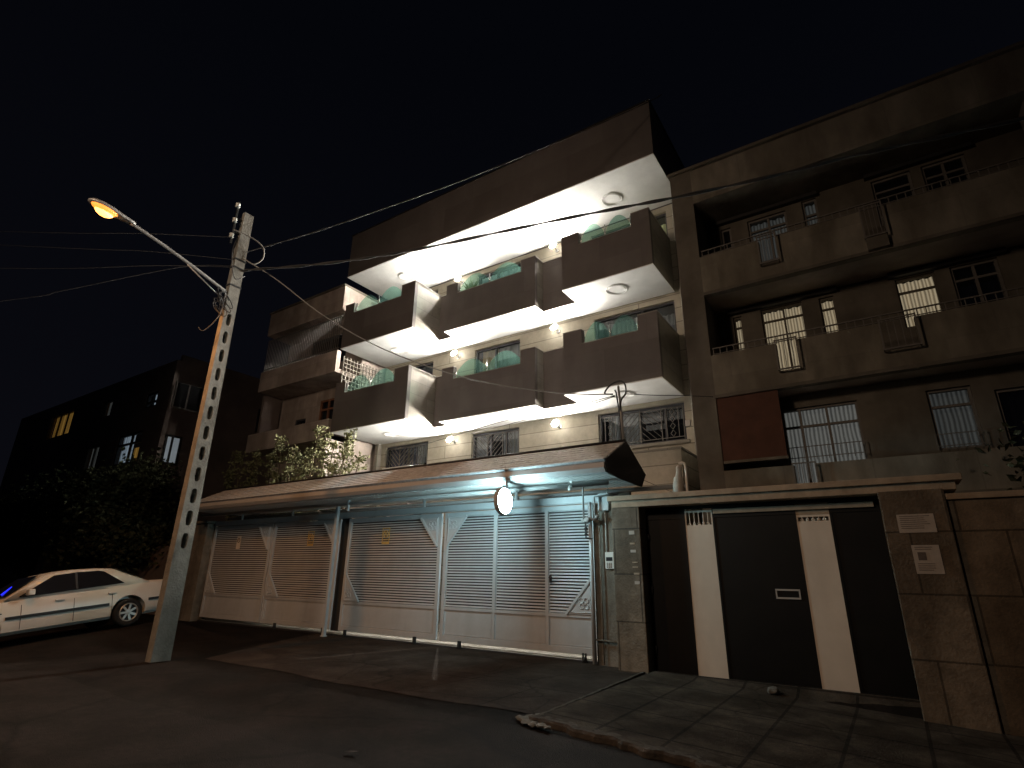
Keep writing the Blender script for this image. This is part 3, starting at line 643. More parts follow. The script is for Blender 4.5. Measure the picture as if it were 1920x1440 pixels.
tag(MB().box(-19.55, -18.72, 9.95, 10.4, -.02, 2.98).box(-19.62, -18.66, 9.88, 10.45, 2.982, 3.07).build('gate_pier', m_pierc, at=(-19.1,10.1,0), bevel=.015), 'crumbling brown stone pier at the left end of the louvred gates, behind the utility pole', 'pier')
# dangling leaves under the canopy
def leafcloud(name, pts, n, size, m, par=None, at=None, seed=1, spread=.25):
    rnd = random.Random(seed); mb = MB()
    for _ in range(n):
        c = rnd.choice(pts); s = c[3] if len(c) > 3 else spread
        p = Vector((rnd.gauss(c[0], s), rnd.gauss(c[1], s), rnd.gauss(c[2], s*.9)))
        d = Vector((rnd.uniform(-1,1), rnd.uniform(-1,1), rnd.uniform(-.6,.9))).normalized(); w = d.orthogonal().normalized()
        w = (w*math.cos(a_ := rnd.uniform(0, 6.28))+d.cross(w)*math.sin(a_)); L = size*rnd.uniform(.6, 1.3); k = d.cross(w)*L*.12
        mb.add([p, p+d*L*.5+w*L*.3+k, p+d*L, p+d*L*.5-w*L*.3+k], [(0,1,2),(0,2,3)])
    return mb.build(name, m, par, at)
tag(leafcloud('vine_sprig', [(-15.2+i*.22, 10.5, 3.02, .04) for i in range(8)], 90, .08, m_leaf, at=(-14.4,10.5,3.0), seed=9), 'sprig of pale leaves hanging in the gap under the canopy', 'vine')

# ------------------------------------------------------------------ louvred sliding gates
def gate(x0, x1, label, corners, mull=(), door=None, y=10.2, zb=.12, zt=2.88):
    G = thing('sliding_gate', ((x0+x1)/2, y, 0), label, 'gate', 'grey louvred gates under the canopy')
    S = .10; f = MB()
    f.box(x0, x0+S, y-.03, y+.03, zb, zt).box(x1-S, x1, y-.03, y+.03, zb, zt)
    f.box(x0+S, x1-S, y-.028, y+.028, zt-.09, zt).box(x0+S, x1-S, y-.028, y+.028, zb, zb+.12)
    segs = [x0+S]+[v for m in mull for v in (m-.04, m+.04)]+[x1-S]
    for m in mull: f.box(m-.04, m+.04, y-.029, y+.029, zb+.12, zt-.09)
    f.build('frame', m_gate, G, bevel=.004)
    for i in range(0, len(segs), 2):
        a, b = segs[i], segs[i+1]
        MB().box(a, b, y-.03, y+.02, .76, .82).build('mid_rail', m_gate, G)
        k = MB().box(a, b, y-.006, y+.006, zb+.121, .759)
        for (p, q, r_, s_) in ((a+.015, b-.015, zb+.14, zb+.155), (a+.015, b-.015, .735, .75)): k.box(p, q, y-.014, y-.0061, r_, s_)
        k.box(a+.015, a+.03, y-.014, y-.0061, zb+.156, .734).box(b-.03, b-.015, y-.014, y-.0061, zb+.156, .734)
        k.build('kick_panel', m_gate, G)
        l = MB(); z = .835
        while z < zt-.11:
            l.prism([(a, y-.026, z), (a, y-.020, z-.001), (a, y+.008, z+.029), (a, y+.002, z+.032)], (b-a, 0, 0)); z += .0585
        l.build('louvre_panel', m_gate, G)
        MB().box(a, b, y+.030, y+.034, .82, zt-.09).build('gap_shade_sheet', m_gateb, G)  # near-black sheet standing for the shade between louvre slats
    for (cx, cz, sx, sz) in corners:    # right-angled ornamental plates
        w, h = .56*sx, .66*sz
        t = MB().prism([(cx, y-.048, cz), (cx+w, y-.048, cz), (cx, y-.048, cz+h)], (0, .020, 0))
        c = (cx+w*.30, cz+h*.30)
        t2 = [(cx+w*.05, cz+h*.05), (cx+w*.86, cz+h*.05), (cx+w*.05, cz+h*.86)]
        t.tube([(p[0], y-.052, p[1]) for p in t2], .012, 6, True)
        t.bar((cx+w, y-.045, cz), (cx, y-.045, cz+h), .045, .045, (0,1,0))
        for dx, dz_ in ((.052,.052),(-.052,.052),(.052,-.052),(-.052,-.052)): t.ring((c[0]+dx, y-.056, c[1]+dz_), .046, .012, (0,1,0), 14, 5)
        t.ring((c[0], y-.058, c[1]), .03, .010, (0,1,0), 12, 5)
        t.build('corner_ornament', m_gate, G)
    if door:
        MB().box(door+.03, door+.075, y-.055, y-.031, 1.38, 1.52).tube([(door+.05, y-.055, 1.48), (door+.05, y-.10, 1.48), (door+.13, y-.10, 1.48)], .010).build('door_handle', m_black_metal, G)
    return G
g1 = gate(-18.62, -15.42, 'leftmost louvred gate panel, brown in the shade beside the concrete pole', [(-15.52, 2.79, -1, -1), (-18.52, .82, 1, 1)])
g2 = gate(-15.36, -12.36, 'second louvred gate panel from the left, behind the slim square post', [(-15.26, .82, 1, 1), (-12.46, 2.79, -1, -1)])
g3 = gate(-12.02, -8.76, 'louvred gate panel directly right of the slim square post', [(-11.92, .82, 1, 1), (-8.86, 2.79, -1, -1)])
g4 = gate(-8.66, -4.80, 'bluish lit louvred gate panel with an inset door under the round lamp', [(-8.56, 2.79, 1, -1), (-4.90, .82, -1, 1)], (-7.21, -5.90), -5.86)
mb = MB().box(-12.35, -12.03, 10.21, 10.26, .1, 2.9)
tag(mb.build('gate_stile', m_gateb, at=(-12.2,10.2,0)), 'dark narrow panel between the two pairs of gates', 'gate post')
tag(MB().box(-18.6, -4.80, 10.27, 10.42, .0, .03).build('gate_light_strip', m_strip, at=(-11.7,10.4,0)), 'bright pale strip standing for the light under the louvred gates', 'slit')  # pale colour stands for courtyard light showing below the gates
tag(MB().box(-18.7, -4.80, 10.17, 10.24, -.01, .03).build('gate_rail', m_black_metal, at=(-11.7,10.2,0)), 'dark steel floor rail under the louvred gates', 'rail')
for i, (x, w_) in enumerate(((-14.6,'leftmost'), (-12.55,'second'), (-11.7,'third'), (-9.35,'fourth'), (-8.05,'fifth'), (-5.08,'rightmost'))):
    c = MB().box(x-.035, x-.02, 10.10, 10.15, .0, .16).box(x+.02, x+.035, 10.10, 10.15, .0, .16).lathe([(.045,-.018),(.045,.018)], (x, 10.125, .05), (1,0,0), 14)
    tag(c.build('gate_roller', m_black_metal, at=(x,10.12,0)), '%s small black roller hook at the foot of the louvred gates' % w_, 'roller', 'roller hooks along the gate foot')
# warm lamp inside the courtyard is the wall lamps' own light; no parking plates
def txt(s, size, loc, m, name, par=None, rot=(R(90),0,0), depth=.002):
    cu = bpy.data.curves.new(name, 'FONT'); cu.body = s; cu.size = size; cu.extrude = depth; cu.align_x = 'CENTER'; cu.align_y = 'CENTER'
    o = bpy.data.objects.new('t', cu); COL.objects.link(o); dg = bpy.context.evaluated_depsgraph_get(); me = bpy.data.meshes.new_from_object(o.evaluated_get(dg))
    bpy.data.objects.remove(o); me.materials.clear(); me.materials.append(m)
    q = bpy.data.objects.new(name, me); COL.objects.link(q); q.location = Vector(loc)-(org(par) if par else Vector((0,0,0))); q.rotation_euler = rot
    if par: q.parent = par
    return q
for x, z, l, pm, solid in ((-17.1, 2.36, 'pale oblong no parking plate on the leftmost gate', m_yel, True), (-13.55, 2.40, 'yellow stencilled no parking sign on the second gate from the left', m_yel, False), (-10.58, 2.40, 'largest yellow stencilled no parking sign, on the gate right of the slim post', m_yel, False)):
    T = thing('parking_sign', (x, 10.15, z), l, 'sign', 'no parking signs on the gates')
    y = 10.160
    w, h = .13, .20
    if solid:
        MB().box(x-w*.8, x+w*.8, y, y+.006, z-h, z+h).build('plate', m_stripe, T)
        MB().ring((x, y-.004, z+.06), .065, .010, (0,1,0), 24, 5).build('circle', m_rust, T)
        txt('P', .10, (x, y-.003, z+.06), m_ink, 'letter', T)
    else:
        p = MB().box(x-w, x+w, y, y+.005, z+h-.02, z+h).box(x-w, x+w, y, y+.005, z-h, z-h+.06)
        p.box(x-w, x-w+.02, y, y+.005, z-h+.061, z+h-.021).box(x+w-.02, x+w, y, y+.005, z-h+.061, z+h-.021).build('plate', m_yel, T)
        MB().ring((x, y-.002, z+.05), .082, .011, (0,1,0), 28, 5).bar((x-.055, y-.002, z+.105), (x+.055, y-.002, z-.005), .014, .006, (0,1,0)).build('circle', m_yel, T)
        txt('P', .13, (x, y-.003, z+.05), m_yel, 'letter', T)
        b_ = MB()
        for i in range(5): b_.box(x-.095+i*.042, x-.065+i*.042, y, y+.005, z-.105, z-.08)
        b_.build('caption', m_yel, T)

# ------------------------------------------------------------------ round lit disc lamp hung from the canopy edge
DX, DY, DZ = -6.10, 8.86, 2.87
D = thing('round_light_sign', (DX, DY, DZ), 'round white glowing disc sign hanging from the canopy fascia above the gates', 'lit sign')
MB().lathe([(.245,-.045),(.262,-.045),(.272,-.03),(.272,.03),(.262,.045),(.245,.045)], (DX, DY, DZ), (1,0,0), 40).build('rim', m_fascia, D, smooth=False)
for s in (-1, 1):
    MB().lathe([(.243,.0455*s),(.20,.050*s),(.02,.053*s)], (DX, DY, DZ), (1,0,0), 40).build('lit_face', m_disc, D)
MB().box(DX-.015, DX+.015, DY-.02, DY+.14, DZ+.265, DZ+.30).box(DX-.015, DX+.015, DY+.10, DY+.14, DZ+.30, 3.29).build('bracket', m_fascia, D)

# ------------------------------------------------------------------ right gate portal
tag(MB().box(-4.78, -4.28, 10.05, 10.35, -.02, 2.86).build('gate_pier', m_pierc, at=(-4.5,10.2,0), bevel=.01), 'stained concrete pier with the intercom, right of the louvred gates', 'pier')
tag(MB().box(-4.22, -3.68, 9.68, 10.3, -.02, 2.83).build('gate_pier', m_pier, at=(-3.95,9.9,0), bevel=.012), 'narrow weathered stone pier left of the black gate', 'pier')
tag(MB().box(-.02, .72, 9.25, 10.1, -.3, 2.69).build('gate_pier', m_pier, at=(.35,9.6,-.2), bevel=.015), 'wide weathered stone pier with paper notices, right of the black gate', 'pier')
tag(MB().box(-4.26, .98, 9.60, 10.15, 2.84, 2.93).box(-4.20, .90, 9.66, 10.12, 2.72, 2.838).build('coping', m_cope, at=(-1.6,9.8,2.8), bevel=.008), 'long brown stone coping slab across the top of the black gate', 'coping')
w = MB().box(.7215, 9, 9.30, 9.92, -.4, 2.54)
tag(w.build('boundary_wall', m_pier, at=(3,9.8,-.2)), 'block wall with dark joints right of the black gate', 'wall')
tag(MB().box(.725, 9, 9.262, 9.97, 2.542, 2.62).build('coping', m_cope, at=(3,9.8,2.6), bevel=.008), 'thin coping on the block wall at the right edge', 'coping')
G5 = thing('garage_gate', (-1.85, 9.95, 0), 'black metal garage gate with two cream vertical stripes', 'gate')
yg = 9.95
# black leaves, cream stripes (as stripes are separate sheets butted into the leaf)
SX = [(-2.95,-2.45), (-1.17,-.69)]
SX = [(-2.94,-2.47), (-1.17,-.70)]
lf = MB()
for a, b in ((-3.66, SX[0][0]), (SX[0][1], SX[1][0]), (SX[1][1], -.03)): lf.box(a, b, yg, yg+.04, -.04, 2.66)
for a, b in ((-3.66, SX[0][0]), (SX[0][1], SX[1][0]), (SX[1][1], -.03)):
    for z0_, z1_ in ((-.035, .03), (2.50, 2.552)): lf.box(a+.004, b-.004, yg-.012, yg-.0005, z0_, z1_)
    lf.box(a+.004, a+.034, yg-.012, yg-.0005, .031, 2.499).box(b-.034, b-.004, yg-.012, yg-.0005, .031, 2.499)
lf.box(-3.66, -.03, yg+.01, yg+.05, 2.662, 2.72).build('leaf', m_blk, G5)
for k_, (a, b) in enumerate(SX):
    MB().box(a, b, yg-.004, yg+.036, -.02, 2.36).build('stripe', m_stripe, G5)
    z1_ = 2.60 if k_ == 0 else 2.45
    q = MB().box(a, b, yg, yg+.02, z1_, z1_+.03).box(a, b, yg, yg+.02, 2.362, 2.385).box(a, a+.02, yg, yg+.02, 2.386, z1_-.001).box(b-.02, b, yg, yg+.02, 2.386, z1_-.001)
    for i in range(1, 6):
        x = a+(b-a)*i/6; dx = .02 if i % 2 else -.02
        q.bar((x+dx, yg+.01, 2.385), (x, yg+.01, 2.42), .012).bar((x, yg+.01, 2.42), (x, yg+.01, z1_), .012)
        q.ring((x, yg+.008, 2.41), .018, .006, (0,1,0), 10, 4)
    q.build('top_grille', m_stripe, G5)
    if k_: MB().box(a, b, yg-.002, yg+.02, 2.481, 2.62).build('top_plate', m_cope, G5)
MB().box(-2.44, -.10, yg-.05, yg-.006, 2.56, 2.635).build('top_rail', m_cope, G5)
q = MB().box(-1.62, -1.27, yg-.016, yg-.001, 1.225, 1.25).box(-1.62, -1.27, yg-.016, yg-.001, 1.345, 1.37).box(-1.62, -1.60, yg-.016, yg-.001, 1.251, 1.344).box(-1.29, -1.27, yg-.016, yg-.001, 1.251, 1.344)
q.build('mail_slot', mat('slot_frame', (.42,.40,.38), .5, .1), G5)
for z in (.35, 1.3, 2.2):
    MB().tube([(-3.62, yg-.02, z-.06), (-3.62, yg-.02, z+.06)], .016, 10).build('hinge', m_black_metal, G5, smooth=True)
# notices, stickers
for (x0, x1, z0, z1, l) in ((.14, .55, 2.13, 2.37, 'upper wide printed notice on the right stone pier'), (.235, .53, 1.61, 1.97, 'lower crooked printed notice with a small picture on the right stone pier')):
    T = thing('notice', ((x0+x1)/2, 9.24, z0), l, 'notice')
    MB().box(x0, x1, 9.242, 9.247, z0, z1).build('paper', m_paper, T)
    t = MB(); z = z1-.03; rnd = random.Random(int(z0*10))
    if z0 < 2: t.box(x0+.05, x0+.14, 9.239, 9.2415, z1-.19, z1-.09); 
    while z > z0+.03:
        if not (z0 < 2 and z1-.22 < z < z1-.07): t.box(x0+.03, x1-.03-rnd.uniform(0,.12), 9.239, 9.2415, z, z+.007)
        z -= .026
    t.build('print', m_ink, T)
st = [(-3.84,2.27,.10,.065),(-3.84,2.08,.09,.03),(-3.83,1.95,.10,.045),(-3.81,1.76,.10,.02),(-3.81,1.68,.10,.02),(-3.79,1.57,.10,.03),(-3.79,1.42,.09,.05)]
ords = ['topmost','second','third','fourth','fifth','sixth','lowest']
for i, (x, z, a, b) in enumerate(st):
    tag(MB().box(x-a/2, x+a/2, 9.674, 9.679, z-b/2, z+b/2).build('sticker', m_paper if i in (0,2,6) else m_cope, at=(x,9.68,z)), '%s faded sticker in the column on the narrow stone pier' % ords[i], 'sticker', 'stickers on the stone pier')
IC = thing('intercom', (-4.44, 10.04, 1.78), 'pale intercom panel with keypad on the stained concrete pier', 'intercom')
MB().box(-4.53, -4.36, 10.01, 10.045, 1.65, 1.95).build('body', m_wplast, IC, bevel=.006)
MB().box(-4.51, -4.38, 10.006, 10.0095, 1.79, 1.86).build('screen', m_black, IC)
kk = MB()
for i in range(4):
    for j in range(3): kk.box(-4.50+j*.04, -4.475+j*.04, 10.004, 10.0095, 1.67+i*.024, 1.685+i*.024)
kk.build('keypad', m_ink, IC)
tag(MB().tube([(-4.50, 10.03, 1.95), (-4.50, 10.03, 2.85), (-4.50,10.2,3.2)], .011).build('conduit', m_wplast, at=(-4.5,10.03,1.95), smooth=True), 'thin pale conduit running up from the intercom', 'conduit')
# gas riser and meter
GM = thing('gas_meter', (-4.75, 9.95, 2.3), 'grey gas pipework with regulator beside the louvred gate', 'gas meter')
MB().tube([(-4.90,9.9,2.55),(-4.90,9.9,3.16),(-4.88,9.9,3.2),(-4.70,9.9,3.2),(-4.62,9.9,3.22)], .020).tube([(-4.66,9.9,2.58),(-4.66,9.9,2.98),(-4.5,9.95,3.0),(-4.2,10,3.02)], .020).build('pipe', m_pipe, GM, smooth=True)
MB().lathe([(.02,-.05),(.055,-.045),(.055,.045),(.02,.05)], (-4.80,9.88,2.55), (0,1,0), 16).tube([(-4.95,9.9,2.54),(-4.60,9.9,2.56)], .024).lathe([(.03,-.03),(.05,0),(.03,.03)], (-4.60,9.88,2.60), (0,0,1), 12).build('regulator', m_pipe, GM, smooth=True)
MB().tube([(-4.87,9.9,2.53),(-4.86,9.9,2.42),(-4.86,9.9,2.2),(-4.76,9.98,2.2)], .016).lathe([(.02,-.04),(.04,0),(.02,.04)], (-4.86,9.9,2.38), (0,0,1), 10).lathe([(.02,-.03),(.033,0),(.02,.03)], (-4.86,9.9,2.28), (0,0,1), 10).build('valve', m_black_metal, GM, smooth=True)
MB().box(-4.62, -4.40, 9.97, 10.04, 2.72, 3.05).build('meter_box', m_gate, GM, bevel=.01)
tag(MB().tube([(-4.80,9.98,.02),(-4.80,9.98,2.9)], .038, 12).build('gas_riser', m_gate, at=(-4.8,9.98,0), smooth=True), 'thick grey vertical pipe at the right edge of the louvred gates', 'pipe')
tag(MB().tube([(-4.62,10.0,.02),(-4.62,10.0,2.7)], .012).tube([(-4.78,10.0,.42),(-4.25,10.0,.40)], .014).build('gas_pipe', m_pierc, at=(-4.62,10.0,0), smooth=True), 'thin rusty pipe with a cross bar low on the concrete pier', 'pipe')
CAM = thing('security_camera', (-4.95, 9.6, 3.2), 'small white security camera under the right end of the canopy', 'camera')
MB().box(-5.02, -4.97, 9.56, 9.62, 3.14, 3.262).build('bracket', m_wplast, CAM)
MB().lathe([(.028,0),(.04,.01),(.04,.13),(.03,.14)], (-4.98, 9.55, 3.16), (.2,-.8,-.45), 14).build('body', m_wplast, CAM, smooth=True)
# mast with hook of cables on the ridge
SM = thing('service_mast', (-4.13, 10.1, 4.0), 'leaning cable mast with a loop of black wire on the canopy ridge', 'mast')
MB().tube([(-4.06,10.08,3.98),(-4.10,10.12,4.7),(-4.14,10.15,5.25)], .026, 10).build('tube', m_arm, SM, smooth=True)
MB().tube([(-4.10,10.06,4.02),(-4.12,10.1,4.6),(-4.17,10.1,5.1),(-4.19,10.08,5.16)], .016, 6).build('tape', m_black_metal, SM)
lp = [(-4.24,10.1,5.08),(-4.40,10.05,5.10),(-4.34,10.06,5.22),(-4.22,10.1,5.32),(-4.06,10.12,5.34),(-3.98,10.14,5.24),(-3.98,10.12,5.05),(-4.06,10.08,4.92),(-4.10,10.06,4.7)]
def smooth_path(p, n=6):
    P = [Vector(q) for q in p]; o = []
    for i in range(len(P)-1):
        a, b, c, d = P[max(i-1,0)], P[i], P[i+1], P[min(i+2, len(P)-1)]
        for k in range(n):
            t = k/n; o.append(.5*((2*b)+(c-a)*t+(2*a-5*b+4*c-d)*t*t+(3*b-a-3*c+d)*t**3))
    o.append(P[-1]); return o
MB().tube(smooth_path(lp), .018, 7).build('wire_loop', m_wire, SM, smooth=True)
tag(MB().box(-3.33, -3.22, 11.92, 11.998, 4.68, 4.82).build('junction_box', m_wplast, at=(-3.28,11.95,4.7), bevel=.006), 'small white junction box on the wall edge right of the barred window', 'box')
BT = thing('chimney_cowl', (-2.98, 10.0, 2.93), 'pale bottle-shaped flue beside a bent white pipe on the coping', 'flue')
MB().lathe([(.085,0),(.10,.03),(.10,.10),(.095,.22),(.09,.28),(.055,.34),(.048,.42),(.055,.48),(.03,.53)], (-3.03, 10.0, 2.935), (.10,0,1), 16).build('body', m_sack, BT, smooth=True)
MB().tube(smooth_path([(-2.87,10,2.935),(-2.86,10,3.3),(-2.87,10,3.47),(-2.92,10,3.50),(-2.98,10,3.49)]), .025, 8).build('pipe', m_wplast, BT, smooth=True)

# ------------------------------------------------------------------ utility pole
PX, PY = -11.15, 5.50
PO = thing('utility_pole', (PX, PY, 0), 'tall tapered concrete utility pole with a row of oval holes', 'utility pole')
def psec(z):
    t = z/9.35; return .20-.065*t, .335-.12*t      # x size, y size
PCX = lambda z: PX-.005*z
lean = lambda z: PX-.012*z*0
zs_h = [2.05+.418*i for i in range(12)]
# shaft: two flanges and a web pierced by stadium holes, built as one closed surface from a sliced outline
def shaft():
    mb = MB(); NZ = 16
    # side faces (+X, -X) as grids around holes; holes as rings bridged to a rectangular cell
    def P_(sx, u, z):       # u in -1..1 across y
        a, b = psec(z); return (PX+sx*a/2, PY+u*b/2, z)
    cells = []
    hz = .145; hw = .42     # half height, half width in u
    zc = [z for z in zs_h]
    bounds = [0]+[zc[0]-.209]+[zc[i]+.209 for i in range(len(zc))]+[9.35]
    n = 24
    for sx in (1, -1):
        for i in range(len(bounds)-1):
            z0, z1 = bounds[i], bounds[i+1]
            if 1 <= i <= len(zc):
                c = zc[i-1]; outer = []; inner = []
                for k in range(n):
                    t = 2*math.pi*k/n; cx, sz = math.cos(t), math.sin(t)
                    # stadium
                    e = 3.0; r = (abs(cx)**e+abs(sz)**e)**(-1/e)
                    inner.append((hw*cx*r*.92, c+hz*sz*r*.96))
                    m = max(abs(cx), abs(sz)); outer.append((cx/m, c+.209*sz/m))
                for (u, z) in outer: mb.v.append(P_(sx, u, z))
                n0 = len(mb.v)-n
                for (u, z) in inner: mb.v.append(P_(sx, u, z))
                for k in range(n):
                    q = (n0+k, n0+(k+1) % n, n0+n+(k+1) % n, n0+n+k); mb.f.append(q if sx > 0 else q[::-1])
                if sx > 0: cells.append((inner, n0+n))
                else:
                    a0 = cells[i-1][1]; b0 = n0+n
                    for k in range(n): mb.f.append((a0+k, a0+(k+1) % n, b0+(k+1) % n, b0+k))
            else:
                mb.add([P_(sx,-1,z0), P_(sx,1,z0), P_(sx,1,z1), P_(sx,-1,z1)], [(0,1,2,3) if sx > 0 else (3,2,1,0)])
        # end
    for u in (1, -1):
        mb.add([P_(1,u,0), P_(-1,u,0), P_(-1,u,9.35), P_(1,u,9.35)], [(0,1,2,3) if u > 0 else (3,2,1,0)])
    mb.add([P_(1,-1,9.35), P_(1,1,9.35), P_(-1,1,9.35), P_(-1,-1,9.35)], [(0,1,2,3)])
    return mb
sf = shaft().build('shaft', m_pole, PO)
tag(MB().box(-11.1,-10.8,5.66,5.92,0,.01).build('unused', m_pole, PO)) if False else None
bk = MB().box(PX-.02, PX+.02, PY-.27, PY-.23, 8.45, 9.55).box(PX-.02, PX+.02, PY-.23, PY-.09, 8.75, 8.79).box(PX-.02, PX+.02, PY-.23, PY-.09, 9.1, 9.14)
bk.build('insulator_bracket', m_black_metal, PO)
for z in (8.62, 9.02, 9.42):
    MB().lathe([(.02,-.05),(.05,-.045),(.05,-.02),(.03,0),(.05,.02),(.05,.045),(.02,.05)], (PX+.05, PY-.29, z), (0,0,1), 14).build('insulator', m_porc, PO, smooth=True)
for z in (8.1, 7.9, 7.45):
    a, b = psec(z); MB().box(PX-a/2-.012, PX+a/2+.012, PY-b/2-.012, PY+b/2+.012, z, z+.035).build('steel_band', m_black_metal, PO)
lpA = smooth_path([(PX+.1,PY-.3,8.75),(PX+.2,PY+.05,8.72),(PX+.25,PY+.35,8.6),(PX+.22,PY+.42,8.35),(PX+.18,PY+.3,8.15),(PX+.15,PY+.18,8.12)])
MB().tube(lpA, .014, 6).build('wire_loop', m_wire2, PO, smooth=True)
cb = MB(); rnd = random.Random(5)
for i in range(9):
    c = Vector((PX+rnd.uniform(-.05,.14), PY-.17+rnd.uniform(-.04,.05), 6.95+rnd.uniform(-.12,.12)))
    cb.ring(c, rnd.uniform(.05,.09), .010, (rnd.uniform(.3,1), rnd.uniform(-1,.3), rnd.uniform(-.3,.3)), 18, 5, ry=rnd.uniform(.18,.30))
cb.tube(smooth_path([(PX+.1,PY-.2,7.3),(PX+.16,PY-.22,7.0),(PX+.12,PY-.25,6.6),(PX+.0,PY-.42,6.25),(PX-.05,PY-.52,6.3)]), .010, 5)
cb.tube(smooth_path([(PX+.02,PY-.14,8.7),(PX+.05,PY-.2,8.2),(PX+.16,PY-.1,7.6),(PX+.15,PY+.12,7.75)]), .011, 5)
cb.build('cable_coil', m_wire, PO, smooth=True)
LX = -10.97
SL = thing('street_lamp', (PX, PY-.2, 7.3), 'glowing orange sodium street lamp on a long arm from the concrete pole', 'street lamp')
arm0 = Vector((PX+.02, PY-.12, 7.26)); arm1 = Vector((LX, 3.30, 7.74))
MB().tube(smooth_path([arm0, arm0.lerp(arm1,.35)+Vector((0,0,.03)), arm0.lerp(arm1,.7)+Vector((0,0,.03)), arm1]), .035, 10).build('arm', m_arm, SL, smooth=True)
MB().tube([(PX+.02, PY-.13, 7.04), (-11.06, 4.45, 7.47)], .014, 6).build('stay', m_arm, SL, smooth=True)
ax = Vector((0,-1,.10)).normalized()
hd = MB(); secs = [(0,.05,.05),(.10,.075,.06),(.22,.085,.07),(.40,.13,.085),(.58,.14,.085),(.72,.10,.06),(.78,.03,.02)]
vs = []; nn2 = 16
for t, wx, hz_ in secs:
    c = Vector((LX, 3.36, 7.745))+ax*t
    for k in range(nn2):
        an = 2*math.pi*k/nn2; zz_ = math.sin(an)*hz_
        if zz_ < -.02: zz_ = -.02
        vs.append(c+Vector((math.cos(an)*wx, 0, zz_)))
hd.add(vs, [(i*nn2+k, i*nn2+(k+1) % nn2, (i+1)*nn2+(k+1) % nn2, (i+1)*nn2+k) for i in range(len(secs)-1) for k in range(nn2)]+[tuple(range(nn2-1,-1,-1)), tuple(range((len(secs)-1)*nn2, len(secs)*nn2))])
hd.build('lamp_head', m_arm, SL, smooth=True)
m_sod = mat('sodium_bulb_glow', (1,.6,.2), .5, 0, emit=(1,.27,.03), es=1.5)
ln = MB(); vs = []
for t, wx, dz2 in [(.30,.03,.0),(.34,.08,.04),(.42,.11,.08),(.50,.12,.095),(.60,.11,.08),(.69,.07,.04),(.73,.02,.0)]:
    c = Vector((LX, 3.36, 7.722))+ax*t
    for k in range(13):
        an = math.pi*k/12; vs.append(c+Vector((math.cos(an)*wx, 0, -math.sin(an)*dz2)))
ln.add(vs, [(i*13+k, i*13+k+1, (i+1)*13+k+1, (i+1)*13+k) for i in range(6) for k in range(12)])
lens = ln.build('lens', m_sod, SL, smooth=True)
m_hot = mat('sodium_arc_glow', (1,.8,.5), .5, 0, emit=(1,.42,.08), es=4.5)
MB().lathe([(.01,-.15),(.05,-.11),(.078,-.04),(.078,.04),(.05,.11),(.01,.15)], Vector((LX, 3.36, 7.655))+ax*.51, ax, 16).build('bulb', m_hot, SL, smooth=True)

# ------------------------------------------------------------------ overhead cables
def cable(pts, r, m, label, group=None, twist=False, n=8):
    P = smooth_path(pts, n); mb = MB()
    if twist:
        L = 0; A = []; Bq = []; C_ = []
        Q = []
        for i in range(len(P)-1):
            seg = max(1, int((P[i+1]-P[i]).length/.10))
            for k in range(seg): Q.append(P[i].lerp(P[i+1], k/seg))
        Q.append(P[-1])
        for i, p in enumerate(Q):
            d = (Q[min(i+1, len(Q)-1)]-Q[max(i-1, 0)]).normalized(); u = d.cross(Vector((0,0,1))).normalized(); v = d.cross(u); t = i*.55
            A.append(p+r*.8*(math.cos(t)*u+math.sin(t)*v)); Bq.append(p-r*.8*(math.cos(t)*u+math.sin(t)*v)); C_.append(p+r*.5*(math.sin(t*.6)*u))
        mb.tube(A, r*.75, 5).tube(Bq, r*.75, 5).tube(C_, r*.7, 5)
    else: mb.tube(P, r, 6)
    o = mb.build('overhead_cable', m, at=pts[0], smooth=True); return tag(o, label, 'cable', group)
cable([(-11.12,5.58,7.9),(-10.7,5.66,7.85),(-9.52,5.95,7.7),(-8.25,6.26,7.58),(-6.63,6.65,7.51),(-5.16,7.01,7.52),(-3.82,7.34,7.53),(-2.73,7.6,7.51),(-1.87,7.81,7.50),(-.61,8.12,7.53),(.55,8.4,7.60),(2.63,8.91,7.64),(4.5,9.35,7.75),(7,9.98,7.95)], .021, m_wire, 'thick twisted black cable crossing in front of the top balconies', twist=True)
cable([(-11.1,5.58,8.38),(-10.3,6.1,8.72),(-9.8,6.51,9.03),(-8.89,7.24,9.62),(-7.44,8.39,10.59),(-6.52,9.12,11.27),(-5.72,9.76,11.88),(-4.67,10.6,12.70),(-3.39,11.61,13.75),(-3.1,11.85,14.05)], .010, m_wire, 'thin pale cable rising from the pole to the roof corner of the lit building', twist=True)
cable([(-11.08,5.56,8.2),(-10.34,6.01,7.64),(-9.47,6.6,6.84),(-8.65,7.15,6.25),(-7.97,7.61,5.87),(-7.2,8.13,5.54),(-6.54,8.57,5.33),(-5.62,9.19,5.15),(-4.89,9.69,5.08),(-4.26,10.1,5.08)], .012, m_wire2, 'sagging drop cable from the pole to the mast on the canopy')
cable([(-4.28,10.26,5.1),(-5.42,10.72,5.18),(-7.81,11.69,5.43),(-9.92,12.55,5.56),(-12.6,13.64,5.70),(-14,14.25,5.8)], .009, m_wire, 'lower of two thin wires running left from the canopy mast')
cable([(-4.28,10.28,5.09),(-5.58,11.05,5.21),(-7.4,12.1,5.50),(-9.16,13.13,5.74),(-11.2,14.25,6.0)], .009, m_wire, 'upper of two thin wires running left from the canopy mast')
cable([(-4.05,10.29,5.11),(-3.67,10.74,5.14),(-3.17,11.33,5.21),(-2.69,11.98,5.28)], .008, m_wire, 'short thin wire from the canopy mast to the dim right building')
